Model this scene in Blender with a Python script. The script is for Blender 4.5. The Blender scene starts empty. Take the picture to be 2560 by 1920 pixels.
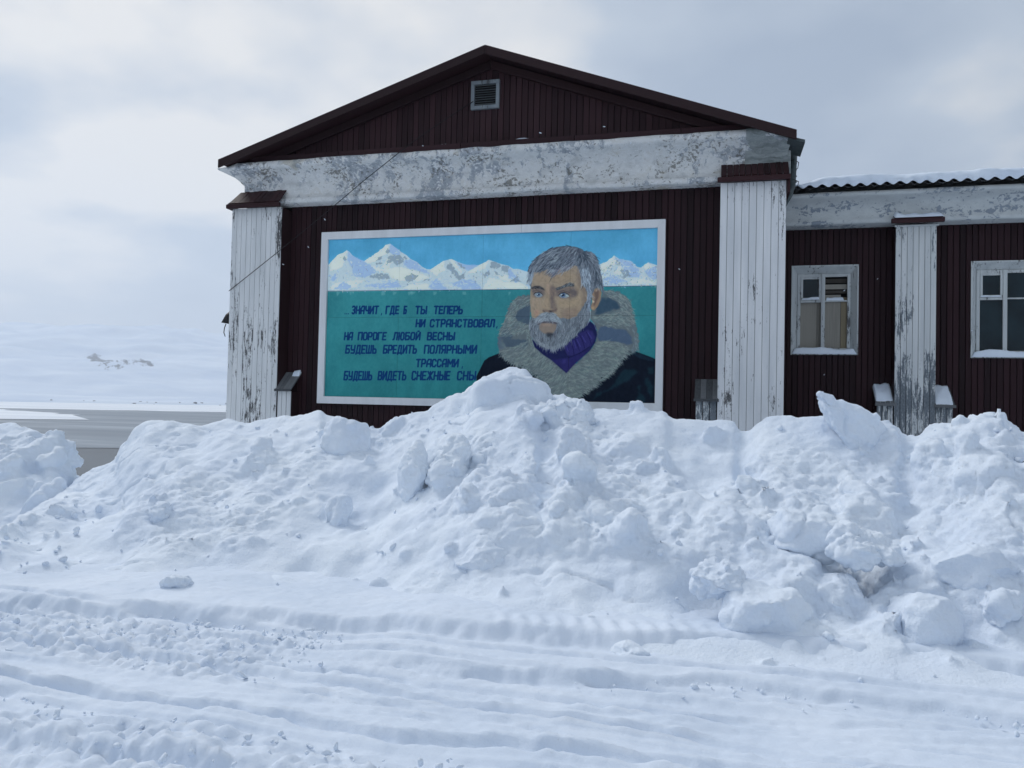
import bpy, math, random
import numpy as np
from mathutils import Matrix, Vector

# ------------------------------------------------------------ camera, sky, sun, exposure
sc = bpy.context.scene
cam = bpy.data.cameras.new('camera'); camo = bpy.data.objects.new('camera', cam); sc.collection.objects.link(camo)
cam.sensor_width = 36; cam.lens = 27.04; cam.clip_start = .05; cam.clip_end = 30000
YAW, PITCH, ROLL = math.atan(1923/7310.), math.radians(1.5), .0225
fw = Vector((-math.sin(YAW)*math.cos(PITCH), math.cos(YAW)*math.cos(PITCH), math.sin(PITCH)))
r0 = Vector((math.cos(YAW), math.sin(YAW), 0)); u0 = r0.cross(fw)
rt = r0*math.cos(ROLL)+u0*math.sin(ROLL); up = u0*math.cos(ROLL)-r0*math.sin(ROLL)
M = Matrix((( rt.x, up.x, -fw.x, 0), (rt.y, up.y, -fw.y, 0), (rt.z, up.z, -fw.z, 1.65), (0, 0, 0, 1)))
camo.matrix_world = M
sc.camera = camo

SUN_EL, SUN_AZ = 46., -62.          # elevation; azimuth from +Y (into the picture), negative = left
wld = bpy.data.worlds.new('World'); sc.world = wld; wld.use_nodes = True
wt = wld.node_tree; wt.nodes.clear()
def WN(t, **k):
    n = wt.nodes.new(t)
    for a, b in k.items(): setattr(n, a, b)
    return n
wo = WN('ShaderNodeOutputWorld'); bg = WN('ShaderNodeBackground'); wt.links.new(bg.outputs[0], wo.inputs[0])
sky = WN('ShaderNodeTexSky', sky_type='NISHITA', sun_disc=False, sun_elevation=math.radians(SUN_EL), sun_rotation=math.radians(SUN_AZ))
tc = WN('ShaderNodeTexCoord')
sep = WN('ShaderNodeSeparateXYZ'); wt.links.new(tc.outputs['Generated'], sep.inputs[0])
def WM(op, a, b=None, c=None):
    n = WN('ShaderNodeMath', operation=op)
    for i, v in enumerate((a, b, c)):
        if v is None: continue
        if isinstance(v, (int, float)): n.inputs[i].default_value = v
        else: wt.links.new(v, n.inputs[i])
    return n.outputs[0]
den = WM('ADD', WM('MAXIMUM', sep.outputs[2], 0.), .22)       # a flat cloud deck seen in perspective
cmb = WN('ShaderNodeCombineXYZ'); wt.links.new(WM('DIVIDE', sep.outputs[0], den), cmb.inputs[0]); wt.links.new(WM('DIVIDE', sep.outputs[1], den), cmb.inputs[1])
def WNoise(scale, detail, rough, off):
    mp = WN('ShaderNodeMapping'); mp.inputs['Location'].default_value = off; wt.links.new(cmb.outputs[0], mp.inputs[0])
    n = WN('ShaderNodeTexNoise'); n.inputs['Scale'].default_value = scale; n.inputs['Detail'].default_value = detail; n.inputs['Roughness'].default_value = rough
    wt.links.new(mp.outputs[0], n.inputs['Vector']); return n.outputs[0]
n1 = WNoise(.85, 2, .45, (1.68, 16.77, 0)); n2 = WNoise(2.3, 4, .5, (7.78, 20.78, 1))
dens = WM('ADD', WM('MULTIPLY', n1, .66), WM('MULTIPLY', n2, .34))
rmp = WN('ShaderNodeValToRGB'); wt.links.new(dens, rmp.inputs[0])
e = rmp.color_ramp.elements
e[0].position = .41; e[0].color = (.315, .385, .49, 1); e[1].position = .575; e[1].color = (.79, .775, .745, 1)
m_ = e.new(.495); m_.color = (.45, .515, .60, 1)
sk = WN('ShaderNodeMix', data_type='RGBA', blend_type='MULTIPLY'); sk.inputs[0].default_value = 1; wt.links.new(sky.outputs[0], sk.inputs[6]); sk.inputs[7].default_value = (.075, .075, .075, 1)
hg = WM('MULTIPLY', WM('POWER', WM('MAXIMUM', WM('SUBTRACT', 1., WM('DIVIDE', WM('ABSOLUTE', sep.outputs[2]), .2)), 0.), 1.5), .75)   # paler air towards the horizon, all the way round
hm = WN('ShaderNodeMix', data_type='RGBA'); wt.links.new(hg, hm.inputs[0]); wt.links.new(rmp.outputs[0], hm.inputs[6]); hm.inputs[7].default_value = (.66, .70, .74, 1)
mx = WN('ShaderNodeMix', data_type='RGBA'); mx.inputs[0].default_value = .88
wt.links.new(sk.outputs[2], mx.inputs[6]); wt.links.new(hm.outputs[2], mx.inputs[7]); wt.links.new(mx.outputs[2], bg.inputs[0])
bg.inputs[1].default_value = .92

sl = bpy.data.lights.new('sun', 'SUN'); sl.energy = 1.45; sl.angle = math.radians(20); sl.color = (1, .98, .96)
so = bpy.data.objects.new('sun', sl); sc.collection.objects.link(so)
sd = Vector((math.sin(math.radians(SUN_AZ))*math.cos(math.radians(SUN_EL)), math.cos(math.radians(SUN_AZ))*math.cos(math.radians(SUN_EL)), math.sin(math.radians(SUN_EL))))
so.rotation_euler = sd.to_track_quat('Z', 'Y').to_euler(); so.location = sd*40
vs = sc.view_settings; vs.view_transform = 'Standard'; vs.look = 'None'; vs.exposure = .33; vs.gamma = 1; vs.use_curve_mapping = False
sc.cycles.use_denoising = True; sc.cycles.max_bounces = 6; sc.cycles.volume_bounces = 2

# ------------------------------------------------------------ helpers
C = sc.collection
rnd = random.Random(5)
def tag(o, label=None, cat=None, group=None, kind=None):
    for k, v in (('label', label), ('category', cat), ('group', group), ('kind', kind)):
        if v: o[k] = v
    return o
def empty(name, loc):
    o = bpy.data.objects.new(name, None); o.empty_display_size = .3; o.location = loc; C.objects.link(o); return o
def link(name, me, mat, parent=None):
    o = bpy.data.objects.new(name, me)
    if mat is not None and len(me.materials) == 0: me.materials.append(mat)
    C.objects.link(o)
    if parent is not None:
        o.parent = parent
        b = parent
        off = Vector((0, 0, 0))
        while b is not None: off += b.location; b = b.parent
        o.location = -off                       # meshes are written in world metres
    return o
class MB:
    def __init__(s): s.v = []; s.f = []
    def add(s, vs_, fs):
        b = len(s.v); s.v += [tuple(x) for x in vs_]; s.f += [tuple(i+b for i in f) for f in fs]; return s
    def hexa(s, p):        # 8 points: bottom 4 ccw, top 4 ccw
        return s.add(p, [(3, 2, 1, 0), (4, 5, 6, 7), (0, 1, 5, 4), (1, 2, 6, 5), (2, 3, 7, 6), (3, 0, 4, 7)])
    def box(s, x0, x1, y0, y1, z0, z1):
        return s.hexa([(x0, y0, z0), (x1, y0, z0), (x1, y1, z0), (x0, y1, z0), (x0, y0, z1), (x1, y0, z1), (x1, y1, z1), (x0, y1, z1)])
    def tube(s, pts, r, n=8, r2=None):
        pts = [Vector(p) for p in pts]; b = len(s.v)
        for i, p in enumerate(pts):
            d = (pts[min(i+1, len(pts)-1)]-pts[max(i-1, 0)]).normalized(); a = d.orthogonal().normalized(); c = d.cross(a)
            if i and a.dot(pa) < 0: a = -a; c = -c
            a = (pa - d*pa.dot(d)).normalized() if i else a; c = d.cross(a); pa = a
            rr = r if r2 is None else r+(r2-r)*i/(len(pts)-1)
            for k in range(n):
                t = 2*math.pi*k/n; s.v.append(tuple(p+a*math.cos(t)*rr+c*math.sin(t)*rr))
        for i in range(len(pts)-1):
            for k in range(n): s.f.append((b+i*n+k, b+i*n+(k+1) % n, b+(i+1)*n+(k+1) % n, b+(i+1)*n+k))
        s.f.append(tuple(b+k for k in range(n))[::-1]); s.f.append(tuple(b+(len(pts)-1)*n+k for k in range(n)))
        return s
    def build(s, name, mat, parent=None, smooth=False, bevel=0):
        me = bpy.data.meshes.new(name); me.from_pydata(s.v, [], s.f); me.update()
        if smooth: me.polygons.foreach_set('use_smooth', [True]*len(me.polygons))
        o = link(name, me, mat, parent)
        if bevel:
            m = o.modifiers.new('bevel', 'BEVEL'); m.width = bevel; m.segments = 2; m.limit_method = 'ANGLE'
        return o
def np_mesh(name, V, F, mat, smooth=True, parent=None):
    me = bpy.data.meshes.new(name); V = np.asarray(V, np.float32); F = np.asarray(F, np.int32)
    me.vertices.add(len(V)); me.vertices.foreach_set('co', V.ravel())
    k = F.shape[1]; me.loops.add(F.size); me.loops.foreach_set('vertex_index', F.ravel())
    me.polygons.add(len(F)); me.polygons.foreach_set('loop_start', np.arange(0, F.size, k, dtype=np.int32))
    if smooth: me.polygons.foreach_set('use_smooth', np.ones(len(F), bool))
    me.update(calc_edges=True); me.validate()
    return link(name, me, mat, parent)
def grid_faces(nr, nc):
    i = np.arange(nr-1)[:, None]*nc+np.arange(nc-1)[None]; return np.stack([i, i+1, i+nc+1, i+nc], -1).reshape(-1, 4)
# lattice noise in numpy
_rt = np.random.default_rng(3).random(65536)
def _h(i, j, k, s): return _rt[(i*73856093 ^ j*19349663 ^ k*83492791 ^ (s*2654435)) & 65535]
def vnoise(P, sc_, seed=0):
    Q = P/sc_+17.3+seed*5.71; I = np.floor(Q).astype(np.int64); f = Q-I; f = f*f*f*(f*(f*6-15)+10); o = 0
    for a in (0, 1):
        for b in (0, 1):
            for c in (0, 1):
                wg = (f[:, 0] if a else 1-f[:, 0])*(f[:, 1] if b else 1-f[:, 1])*(f[:, 2] if c else 1-f[:, 2])
                o = o+wg*_h(I[:, 0]+a, I[:, 1]+b, I[:, 2]+c, seed)
    return o*2-1
def fbm(P, sc_, n=4, seed=0, rough=.5):
    o = 0; a = 1.
    for k in range(n): o = o+a*vnoise(P, sc_*.5**k, seed+k*7); a *= rough
    return o
def p3(x, y, z=0.): 
    x, y = np.broadcast_arrays(x, y); return np.stack([x.ravel(), y.ravel(), np.full(x.size, z)], 1)
def smooth01(t): t = np.clip(t, 0, 1); return t*t*(3-2*t)

# ------------------------------------------------------------ materials
class NM:
    def __init__(s, name):
        s.m = bpy.data.materials.new(name); s.m.use_nodes = True; s.t = s.m.node_tree; s.b = s.t.nodes['Principled BSDF']; s.out = s.t.nodes['Material Output']
    def n(s, t, **k):
        x = s.t.nodes.new(t)
        for a, b in k.items(): setattr(x, a, b)
        return x
    def l(s, a, b): s.t.links.new(a, b)
    def pos(s, scale=(1, 1, 1), loc=(0, 0, 0)):
        g = s.n('ShaderNodeNewGeometry'); m = s.n('ShaderNodeMapping'); m.inputs['Scale'].default_value = scale; m.inputs['Location'].default_value = loc; s.l(g.outputs['Position'], m.inputs[0]); return m.outputs[0]
    def noise(s, scale, vec=None, detail=4, rough=.55):
        x = s.n('ShaderNodeTexNoise'); x.inputs['Scale'].default_value = scale; x.inputs['Detail'].default_value = detail; x.inputs['Roughness'].default_value = rough
        s.l(vec if vec is not None else s.pos(), x.inputs['Vector']); return x.outputs[0]
    def math(s, op, a, b=None, clamp=False):
        x = s.n('ShaderNodeMath', operation=op, use_clamp=clamp)
        for i, v in enumerate((a, b)):
            if v is None: continue
            if isinstance(v, (int, float)): x.inputs[i].default_value = v
            else: s.l(v, x.inputs[i])
        return x.outputs[0]
    def ramp(s, fac, stops):
        x = s.n('ShaderNodeValToRGB'); s.l(fac, x.inputs[0]); el = x.color_ramp.elements
        while len(el) < len(stops): el.new(.5)
        for q, (p, c) in zip(el, stops): q.position = p; q.color = (*c, 1) if isinstance(c, tuple) else (c, c, c, 1)
        return x.outputs[0]
    def mix(s, f, a, b):
        x = s.n('ShaderNodeMix', data_type='RGBA')
        for i, v in ((0, f), (6, a), (7, b)):
            if isinstance(v, (int, float)): x.inputs[i].default_value = v
            elif isinstance(v, tuple): x.inputs[i].default_value = (*v, 1)
            else: s.l(v, x.inputs[i])
        return x.outputs[2]
    def bump(s, h, st=.3, d=.01, nrm=None):
        x = s.n('ShaderNodeBump'); x.inputs['Strength'].default_value = st; x.inputs['Distance'].default_value = d; s.l(h, x.inputs['Height'])
        if nrm is not None: s.l(nrm, x.inputs['Normal'])
        return x.outputs[0]
    def fin(s, col, rough=.7, nrm=None, spec=.3):
        for k, v in (('Base Color', col), ('Roughness', rough), ('Specular IOR Level', spec)):
            if isinstance(v, (int, float)): s.b.inputs[k].default_value = v
            elif isinstance(v, tuple): s.b.inputs[k].default_value = (*v, 1)
            else: s.l(v, s.b.inputs[k])
        if nrm is not None: s.l(nrm, s.b.inputs['Normal'])
        return s.m
def snow_mat(name, bumps=((9, .35, .02), (45, .35, .006)), c0=(.70, .78, .89), c1=(.79, .86, .94), grime=0.):
    q = NM(name); nz = q.noise(1.3, detail=5)
    c = q.ramp(nz, [(.35, c0), (.65, c1)])
    if grime:
        g = q.ramp(q.noise(60, detail=3), [(.66, 0.), (.74, 1.)]); g2 = q.ramp(q.noise(2.2, detail=2), [(.5, 0.), (.7, 1.)])
        c = q.mix(q.math('MULTIPLY', q.math('MULTIPLY', g, g2), grime), c, (.34, .38, .43))
    nr = None
    for s_, st, d in bumps: nr = q.bump(q.noise(s_, detail=6, rough=.6), st, d, nr)
    return q.fin(c, .75, nr, .25)
MT = {}
MT['snow'] = snow_mat('packed_snow', ((9, .35, .03), (45, .7, .012), (160, .5, .004)), grime=.3)
MT['snow_road'] = snow_mat('road_snow', ((30, .35, .010), (110, .4, .004)), (.63, .71, .82), (.72, .79, .885), grime=.5)
MT['snow_far'] = snow_mat('drift_snow', ((3, .3, .05),))
MT['snow_soft'] = snow_mat('soft_snow', ((30, .3, .006),))
def painted_wood(name, a, b, rough=.55, scratch=None):
    q = NM(name); oi = q.n('ShaderNodeObjectInfo')
    grain = q.noise(1, q.pos((60, 60, 2.2)), 5); f = q.math('ADD', q.math('MULTIPLY', grain, .7), q.math('MULTIPLY', oi.outputs['Random'], .60))
    c = q.ramp(f, [(.25, a), (.85, b)])
    if scratch:
        k = q.ramp(q.noise(1, q.pos((34, 34, 5)), 6, .65), [(.71, 0.), (.74, 1.)]); c = q.mix(k, c, scratch)
    return q.fin(c, rough, q.bump(grain, .25, .004), .18)
MT['brown'] = painted_wood('brown_plank_paint', (.010, .0038, .0056), (.028, .0102, .0135), .6, (.09, .06, .06))
MT['brown_gable'] = painted_wood('brown_gable_paint', (.019, .0085, .0112), (.042, .0185, .0225), .6, (.10, .075, .075))
MT['brown_trim'] = painted_wood('brown_trim_paint', (.016, .008, .010), (.029, .0135, .0155), .5, (.10, .07, .07))
MT['brown_cap'] = painted_wood('brown_cap_paint', (.020, .0085, .010), (.042, .0165, .019), .6, (.11, .10, .10))
MT['black_gap'] = painted_wood('dark_backing', (.006, .005, .006), (.010, .008, .009), .9)
MT['grey_wood'] = painted_wood('weathered_grey_wood', (.05, .055, .06), (.16, .17, .18), .85, (.03, .03, .03))
def white_peel(name, thr=.63, zlow=None, base=((.64, .66, .68), (.80, .81, .82)), wood=((.045, .045, .048), (.17, .175, .18))):
    q = NM(name); oi = q.n('ShaderNodeObjectInfo')
    big = q.noise(1, q.pos((2.6, 2.6, .9)), 3); streak = q.noise(1, q.pos((30, 30, 4.2)), 7, .7); fine = q.noise(1, q.pos((90, 90, 30)), 4, .6)
    f = q.math('ADD', q.math('ADD', q.math('MULTIPLY', big, .38), q.math('MULTIPLY', streak, .50)), q.math('MULTIPLY', fine, .17))
    f = q.math('ADD', f, q.math('MULTIPLY', q.math('SUBTRACT', oi.outputs['Random'], .5), .06))
    if zlow:
        g = q.n('ShaderNodeNewGeometry'); sp = q.n('ShaderNodeSeparateXYZ'); q.l(g.outputs['Position'], sp.inputs[0])
        f = q.math('ADD', f, q.math('MULTIPLY', q.math('SUBTRACT', 1, q.math('DIVIDE', q.math('SUBTRACT', sp.outputs[2], zlow[0]), zlow[1], True), True), zlow[2]))
    k = q.ramp(f, [(thr, 0.), (thr+.02, 1.)])
    c = q.ramp(q.noise(1, q.pos((7, 7, .8)), 4), [(.3, base[0]), (.7, base[1])])
    w_ = q.ramp(fine, [(.35, wood[0]), (.7, wood[1])])
    col = q.mix(k, c, w_)
    gr = q.noise(1, q.pos((70, 70, 3)), 4)
    return q.fin(col, .65, q.bump(k, -.6, .004, q.bump(gr, .2, .003)), .3)
MT['white'] = white_peel('white_plank_paint', .585, base=((.62, .64, .65), (.76, .775, .78)))
MT['white_r'] = white_peel('white_plank_paint_sound', .603)
MT['white_w'] = white_peel('white_plank_paint_worn', .60, (1.75, 1.3, .10), base=((.54, .57, .58), (.68, .70, .70)), wood=((.10, .12, .14), (.22, .25, .28)))
MT['white_win'] = white_peel('white_window_paint', .565, base=((.42, .45, .46), (.57, .60, .60)))
MT['white_frame'] = white_peel('white_frame_paint', .80, base=((.70, .72, .74), (.80, .82, .84)))
MT['slat'] = painted_wood('vent_slat_paint', (.05, .06, .065), (.11, .125, .13), .7)
MT['vent'] = white_peel('vent_frame_paint', .60, base=((.15, .18, .20), (.24, .27, .29)), wood=((.05, .055, .06), (.12, .12, .12)))
def plaster(name, kind):
    q = NM(name)
    warp = q.n('ShaderNodeMix', data_type='RGBA', blend_type='LINEAR_LIGHT'); warp.inputs[0].default_value = .09
    nc = q.n('ShaderNodeTexNoise'); nc.inputs['Scale'].default_value = 6; nc.inputs['Detail'].default_value = 4; q.l(q.pos(), nc.inputs['Vector'])
    q.l(q.pos(), warp.inputs[6]); q.l(nc.outputs[1], warp.inputs[7]); V = warp.outputs[2]
    def sc_(s): 
        m = q.n('ShaderNodeMapping'); m.inputs['Scale'].default_value = s; q.l(V, m.inputs[0]); return m.outputs[0]
    big = q.noise(1, sc_((.7, .7, .5)), 2); mid = q.noise(1, sc_((3.4, 3.4, 6.5)), 7, .66); fine = q.noise(1, sc_((17, 17, 22)), 6, .65); hf = q.noise(60, detail=3)
    if kind == 'main':
        base = q.ramp(mid, [(.3, (.52, .53, .525)), (.52, (.72, .73, .725)), (.75, (.63, .615, .57))])
        vst = q.noise(1, sc_((7.5, 7.5, 2.2)), 6, .6)
        grey = q.ramp(q.math('ADD', q.math('ADD', q.math('MULTIPLY', big, .42), q.math('MULTIPLY', vst, .42)), q.math('MULTIPLY', fine, .18)), [(.522, 0.), (.537, 1.)])
        gc = q.ramp(fine, [(.35, (.29, .32, .355)), (.65, (.47, .50, .535))])
        c = q.mix(grey, base, gc)
        wf = q.ramp(q.math('ADD', q.math('MULTIPLY', fine, .7), q.math('MULTIPLY', mid, .3)), [(.555, 0.), (.57, 1.)]); c = q.mix(wf, c, (.76, .77, .77))
        dk = q.ramp(q.math('ADD', q.math('MULTIPLY', fine, .62), q.math('MULTIPLY', q.noise(1, sc_((2.2, 2.2, 2.2)), 3), .4)), [(.425, 1.), (.455, 0.)]); c = q.mix(q.math('MULTIPLY', dk, .8), c, (.16, .155, .14))
        oc = q.ramp(q.noise(1, sc_((1.9, 1.9, 3.1)), 4), [(.64, 0.), (.70, 1.)]); c = q.mix(q.math('MULTIPLY', oc, .5), c, (.42, .38, .28))
    elif kind == 'patch':
        st = q.noise(1, sc_((2.5, 2.5, 16)), 7, .7); c = q.ramp(st, [(.3, (.13, .15, .15)), (.5, (.27, .30, .30)), (.68, (.42, .45, .45))]); wf = st
    else:
        c = q.ramp(mid, [(.3, (.48, .51, .52)), (.7, (.62, .65, .65))])
        wf = q.ramp(q.math('ADD', q.math('MULTIPLY', fine, .5), q.math('MULTIPLY', q.noise(1, sc_((1.6, 1.6, 6)), 5, .6), .55)), [(.57, 0.), (.585, 1.)]); c = q.mix(wf, c, (.27, .31, .36))
    nr = q.bump(hf, .3, .006, q.bump(fine, .5, .02, q.bump(wf, .3, .006)))
    return q.fin(c, .85, nr, .2)
MT['plaster'] = plaster('peeling_plaster', 'main'); MT['plaster_patch'] = plaster('cement_patch', 'patch'); MT['plaster_wing'] = plaster('wing_plaster', 'wing')
def simple(name, a, b, sc_=8, rough=.6, metal=0., spec=.3):
    q = NM(name); n = q.noise(sc_, detail=5); m = q.fin(q.ramp(n, [(.3, a), (.7, b)]), rough, q.bump(n, .2, .004), spec); q.b.inputs['Metallic'].default_value = metal; return m
MT['roof_sheet'] = simple('corrugated_cement', (.06, .065, .07), (.11, .115, .12), 10, .85)
MT['pipe'] = simple('weathered_zinc', (.05, .065, .07), (.10, .12, .125), 14, .6, .2)
MT['iron'] = simple('black_iron', (.008, .008, .010), (.020, .020, .022), 20, .5)
MT['rubber'] = simple('cable_rubber', (.006, .006, .008), (.014, .014, .016), 20, .6)
MT['board'] = painted_wood('raw_boards', (.15, .14, .125), (.30, .285, .25), .8, (.07, .06, .05))
MT['board_tan'] = painted_wood('raw_boards_tan', (.16, .135, .09), (.26, .22, .15), .8)
MT['board_dark'] = painted_wood('raw_boards_dark', (.05, .045, .04), (.09, .08, .07), .85)
q = NM('window_glass'); nz = q.noise(2.2, detail=3); MT['glass'] = q.fin(q.ramp(nz, [(.3, (.004, .012, .018)), (.7, (.012, .03, .04))]), .15, None, .25)
q = NM('sea_water'); v = q.pos((.012, .012, .012)); n_ = q.noise(1, v, 6); st = q.noise(1, q.pos((.004, .02, .01)), 5)
MT['sea'] = q.fin(q.ramp(st, [(.35, (.065, .085, .107)), (.65, (.088, .112, .138))]), .5, q.bump(q.noise(.5, detail=3), .08, .3), .2)
q = NM('new_ice'); st = q.noise(1, q.pos((.006, .03, .01)), 7, .65)
MT['newice'] = q.fin(q.ramp(st, [(.35, (.15, .185, .225)), (.55, (.215, .255, .30)), (.72, (.36, .41, .46))]), .6, None, .2)
q = NM('fast_ice'); st = q.noise(1, q.pos((.004, .02, .01)), 6); MT['ice'] = q.fin(q.ramp(st, [(.3, (.66, .71, .77)), (.65, (.80, .84, .88))]), .7, None, .2)
q = NM('mountain_snow'); at = q.n('ShaderNodeAttribute', attribute_name='rock'); mp_ = q.n('ShaderNodeMapping'); mp_.inputs['Rotation'].default_value = (0, 0, math.radians(-41.3)); q.l(q.pos(), mp_.inputs[0]); mp2_ = q.n('ShaderNodeMapping'); mp2_.inputs['Scale'].default_value = (.045, .010, .03); q.l(mp_.outputs[0], mp2_.inputs[0]); n_ = q.noise(1, mp2_.outputs[0], 8, .75); n2_ = q.noise(.006, detail=5)
k = q.ramp(q.math('ADD', q.math('MULTIPLY', at.outputs['Fac'], .34), q.math('MULTIPLY', n_, .92)), [(.69, 0.), (.76, 1.)])
MT['mountain'] = q.fin(q.mix(k, q.ramp(n2_, [(.35, (.56, .645, .77)), (.65, (.68, .75, .84))]), (.10, .11, .13)), .8, q.bump(n2_, .5, 12.), .1)
MT['shore_rock'] = simple('shore_rock', (.06, .065, .075), (.12, .125, .135), .3, .9)
HAZE_D = 1.9e-4

# ------------------------------------------------------------ setting: ground, sea, far shore
def terrain():
    xs = np.concatenate([np.arange(-90, -30, 2.), np.arange(-30, 12, .5), np.arange(12, 60, 3.)]); ys = np.concatenate([np.arange(-30, 0, 2.), np.arange(0, 20, .5), np.arange(20, 130, 2.)])
    X, Y = np.meshgrid(xs, ys); P = p3(X, Y)
    z = -.16+.05*fbm(P, 3, 3, 2).reshape(X.shape)
    yd = .42*np.maximum(0, Y-10.6)+.42*np.maximum(0, -X-13.5)
    drop = yd*smooth01((-X-8.7)/1.2)
    z = z-np.minimum(drop, 15)
    z = z-np.minimum(.4*np.maximum(0, Y-45), 15)
    drift = smooth01((Y-9.4)/1.2)*smooth01((14.2-Y)/.6)*smooth01((X+8.6)/.6)*smooth01((12-X)/3)
    z = np.maximum(z, -.1)*0+z+drift*.75
    o = np_mesh('snow_ground', np.stack([X, Y, z], -1).reshape(-1, 3), grid_faces(*X.shape), MT['snow_far']); tag(o, kind='structure')
terrain()

def sheet(name, pts, z, mat, kind='structure'):
    me = bpy.data.meshes.new(name); me.from_pydata([(x, y, z) for x, y in pts], [], [tuple(range(len(pts)))]); me.update()
    return tag(link(name, me, mat), kind=kind)
sheet('sea', [(-9000, -3000), (9000, -3000), (9000, 12000), (-9000, 12000)], -12, MT['sea'])
def wav(a, b, n, amp, seed):
    t = np.linspace(0, 1, n); A, B = np.array(a, float), np.array(b, float); d = (B-A); nrm = np.array([-d[1], d[0]])/np.hypot(*d)
    q = A+np.outer(t, d); q += np.outer(fbm(p3(t*9, t*0), 1., 4, seed)*amp, nrm); return [tuple(x) for x in q]
sheet('new_ice', wav((-330, 40), (60, 300), 60, 9, 4)+[(700, 900)]+[(-200, 2600), (-2600, 1400)], -11.9, MT['newice'])
sheet('far_ice_sheet', wav((-1300, 260), (-560, 545), 30, 10, 5)+wav((-560, 545), (-100, 820), 40, 18, 6)+[(400, 1500), (-600, 2400), (-2600, 1200)], -11.75, MT['ice'])
sheet('near_ice_sheet', wav((-900, 60), (-334, 312), 20, 8, 8)+[(-322, 340), (-404, 412)]+wav((-404, 412), (-566, 503), 16, 8, 9)+[(-1300, 700)], -11.7, MT['ice'])

_t = (1+5**.5)/2; ico_rock = (np.array([(-1, _t, 0), (1, _t, 0), (-1, -_t, 0), (1, -_t, 0), (0, -1, _t), (0, 1, _t), (0, -1, -_t), (0, 1, -_t), (_t, 0, -1), (_t, 0, 1), (-_t, 0, -1), (-_t, 0, 1)])/1.9,
    np.array([(0, 11, 5), (0, 5, 1), (0, 1, 7), (0, 7, 10), (0, 10, 11), (1, 5, 9), (5, 11, 4), (11, 10, 2), (10, 7, 6), (7, 1, 8), (3, 9, 4), (3, 4, 2), (3, 2, 6), (3, 6, 8), (3, 8, 9), (4, 9, 5), (2, 4, 11), (6, 2, 10), (8, 6, 7), (9, 8, 1)]))
def mountains():
    mdir = np.array([-.66, .751]); rdir = np.array([.751, .66])
    D = np.concatenate([np.linspace(1270, 1500, 30), np.linspace(1520, 2000, 40), np.linspace(2015, 4600, 150)]); T = np.linspace(-3200, 2600, 330)
    TT, DD = np.meshgrid(T, D); sh = 30*fbm(p3(TT, TT*0), 320, 3, 1).reshape(TT.shape)+.06*np.abs(TT)
    X = mdir[0]*DD+rdir[0]*TT; Y = mdir[1]*DD+rdir[1]*TT; P = p3(X, Y)
    d = DD-1400-sh
    z = -12.6+np.where(d > 0, 4.5*smooth01(d/14), 0)+np.maximum(0, d-14)*.018
    n = fbm(P, 900, 5, 3).reshape(X.shape); rg = 1-np.abs(fbm(P, 520, 5, 9).reshape(X.shape))
    rise = np.clip((d-520)/1900, 0, 1)
    z += (rise**1.1)*(235+70*n)+rise*45*rg+smooth01(d/300)*5*fbm(P, 120, 4, 5).reshape(X.shape)
    o = np_mesh('snowy_mountain', np.stack([X, Y, z], -1).reshape(-1, 3), grid_faces(*X.shape), MT['mountain']); tag(o, kind='structure')
    rock = np.zeros(X.shape)
    def blob(x, y, rx, ry, a): 
        nonlocal rock
        rock = np.maximum(rock, a*np.exp(-((X-x)/rx)**2-((Y-y)/ry)**2))
    az = X/Y
    for a0, wd, z0, h_, k_ in ((-.941, .018, 120, 42, 1.15), (-.928, .012, 100, 40, 1.05), (-.903, .012, 95, 34, .95), (-.885, .010, 110, 30, .85), (-.858, .028, 112, 26, 1.0), (-.842, .018, 98, 16, .95)): rock = np.maximum(rock, k_*np.exp(-((az-a0)/wd)**2-((z-z0)/h_)**2))
    shore = np.exp(-((d-9)/5)**2)*(fbm(P, 30, 4, 21).reshape(X.shape) > .3)*.5
    rr_ = np.random.default_rng(4); bs = MB()
    for k in range(170):
        t = rr_.uniform(-1500, 1500); i = np.argmin(np.abs(T-t)); j = np.argmax(d[:, i] > rr_.uniform(2, 16)); t2 = rr_.uniform(-8, 8); r_ = rr_.uniform(.6, 2.2)
        V, F = ico_rock; W_ = V*rr_.uniform(.6, 1.4, 3)*np.array([r_*1.6, r_*1.6, r_*.7])+np.array([X[j, i]+rdir[0]*t2, Y[j, i]+rdir[1]*t2, z[j, i]]); bs.add(W_.tolist(), F.tolist())
    tag(bs.build('shore_rocks', MT['shore_rock']), 'dark stones strung along the far shoreline', 'rock', kind='stuff')
    a = o.data.attributes.new('rock', 'FLOAT', 'POINT'); a.data.foreach_set('value', rock.ravel().astype(np.float32))
mountains()

# ------------------------------------------------------------ the gabled hall
hall = tag(empty('gabled_hall', (-3.7, 12.4, 0)), 'dark brown plank hall with a low gable, peeling white cornice and white pilasters', 'building')
RX, RZ = -3.62, 7.375; LX, LZ = -8.46, 5.816; EX, EZ = 1.09, 5.68
def rz(x, off=0.): return (LZ+(RZ-LZ)*(x-LX)/(RX-LX) if x < RX else EZ+(RZ-EZ)*(EX-x)/(EX-RX))+off
b = MB(); b.box(-8.33, .92, 12.4, 24, -1, 5.6)
b.add([(-8.2, 12.15, 5.5), (.8, 12.15, 5.5), (.8, 12.15, 5.56), (RX, 12.15, RZ-.2), (-8.2, 12.15, 5.6), (-8.2, 24, 5.5), (.8, 24, 5.5), (.8, 24, 5.56), (RX, 24, RZ-.2), (-8.2, 24, 5.6)],
      [(0, 1, 2, 3, 4), (9, 8, 7, 6, 5), (0, 5, 6, 1), (1, 6, 7, 2), (2, 7, 8, 3), (3, 8, 9, 4), (4, 9, 5, 0)])
b.build('wall', MT['brown_trim'], hall)
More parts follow.
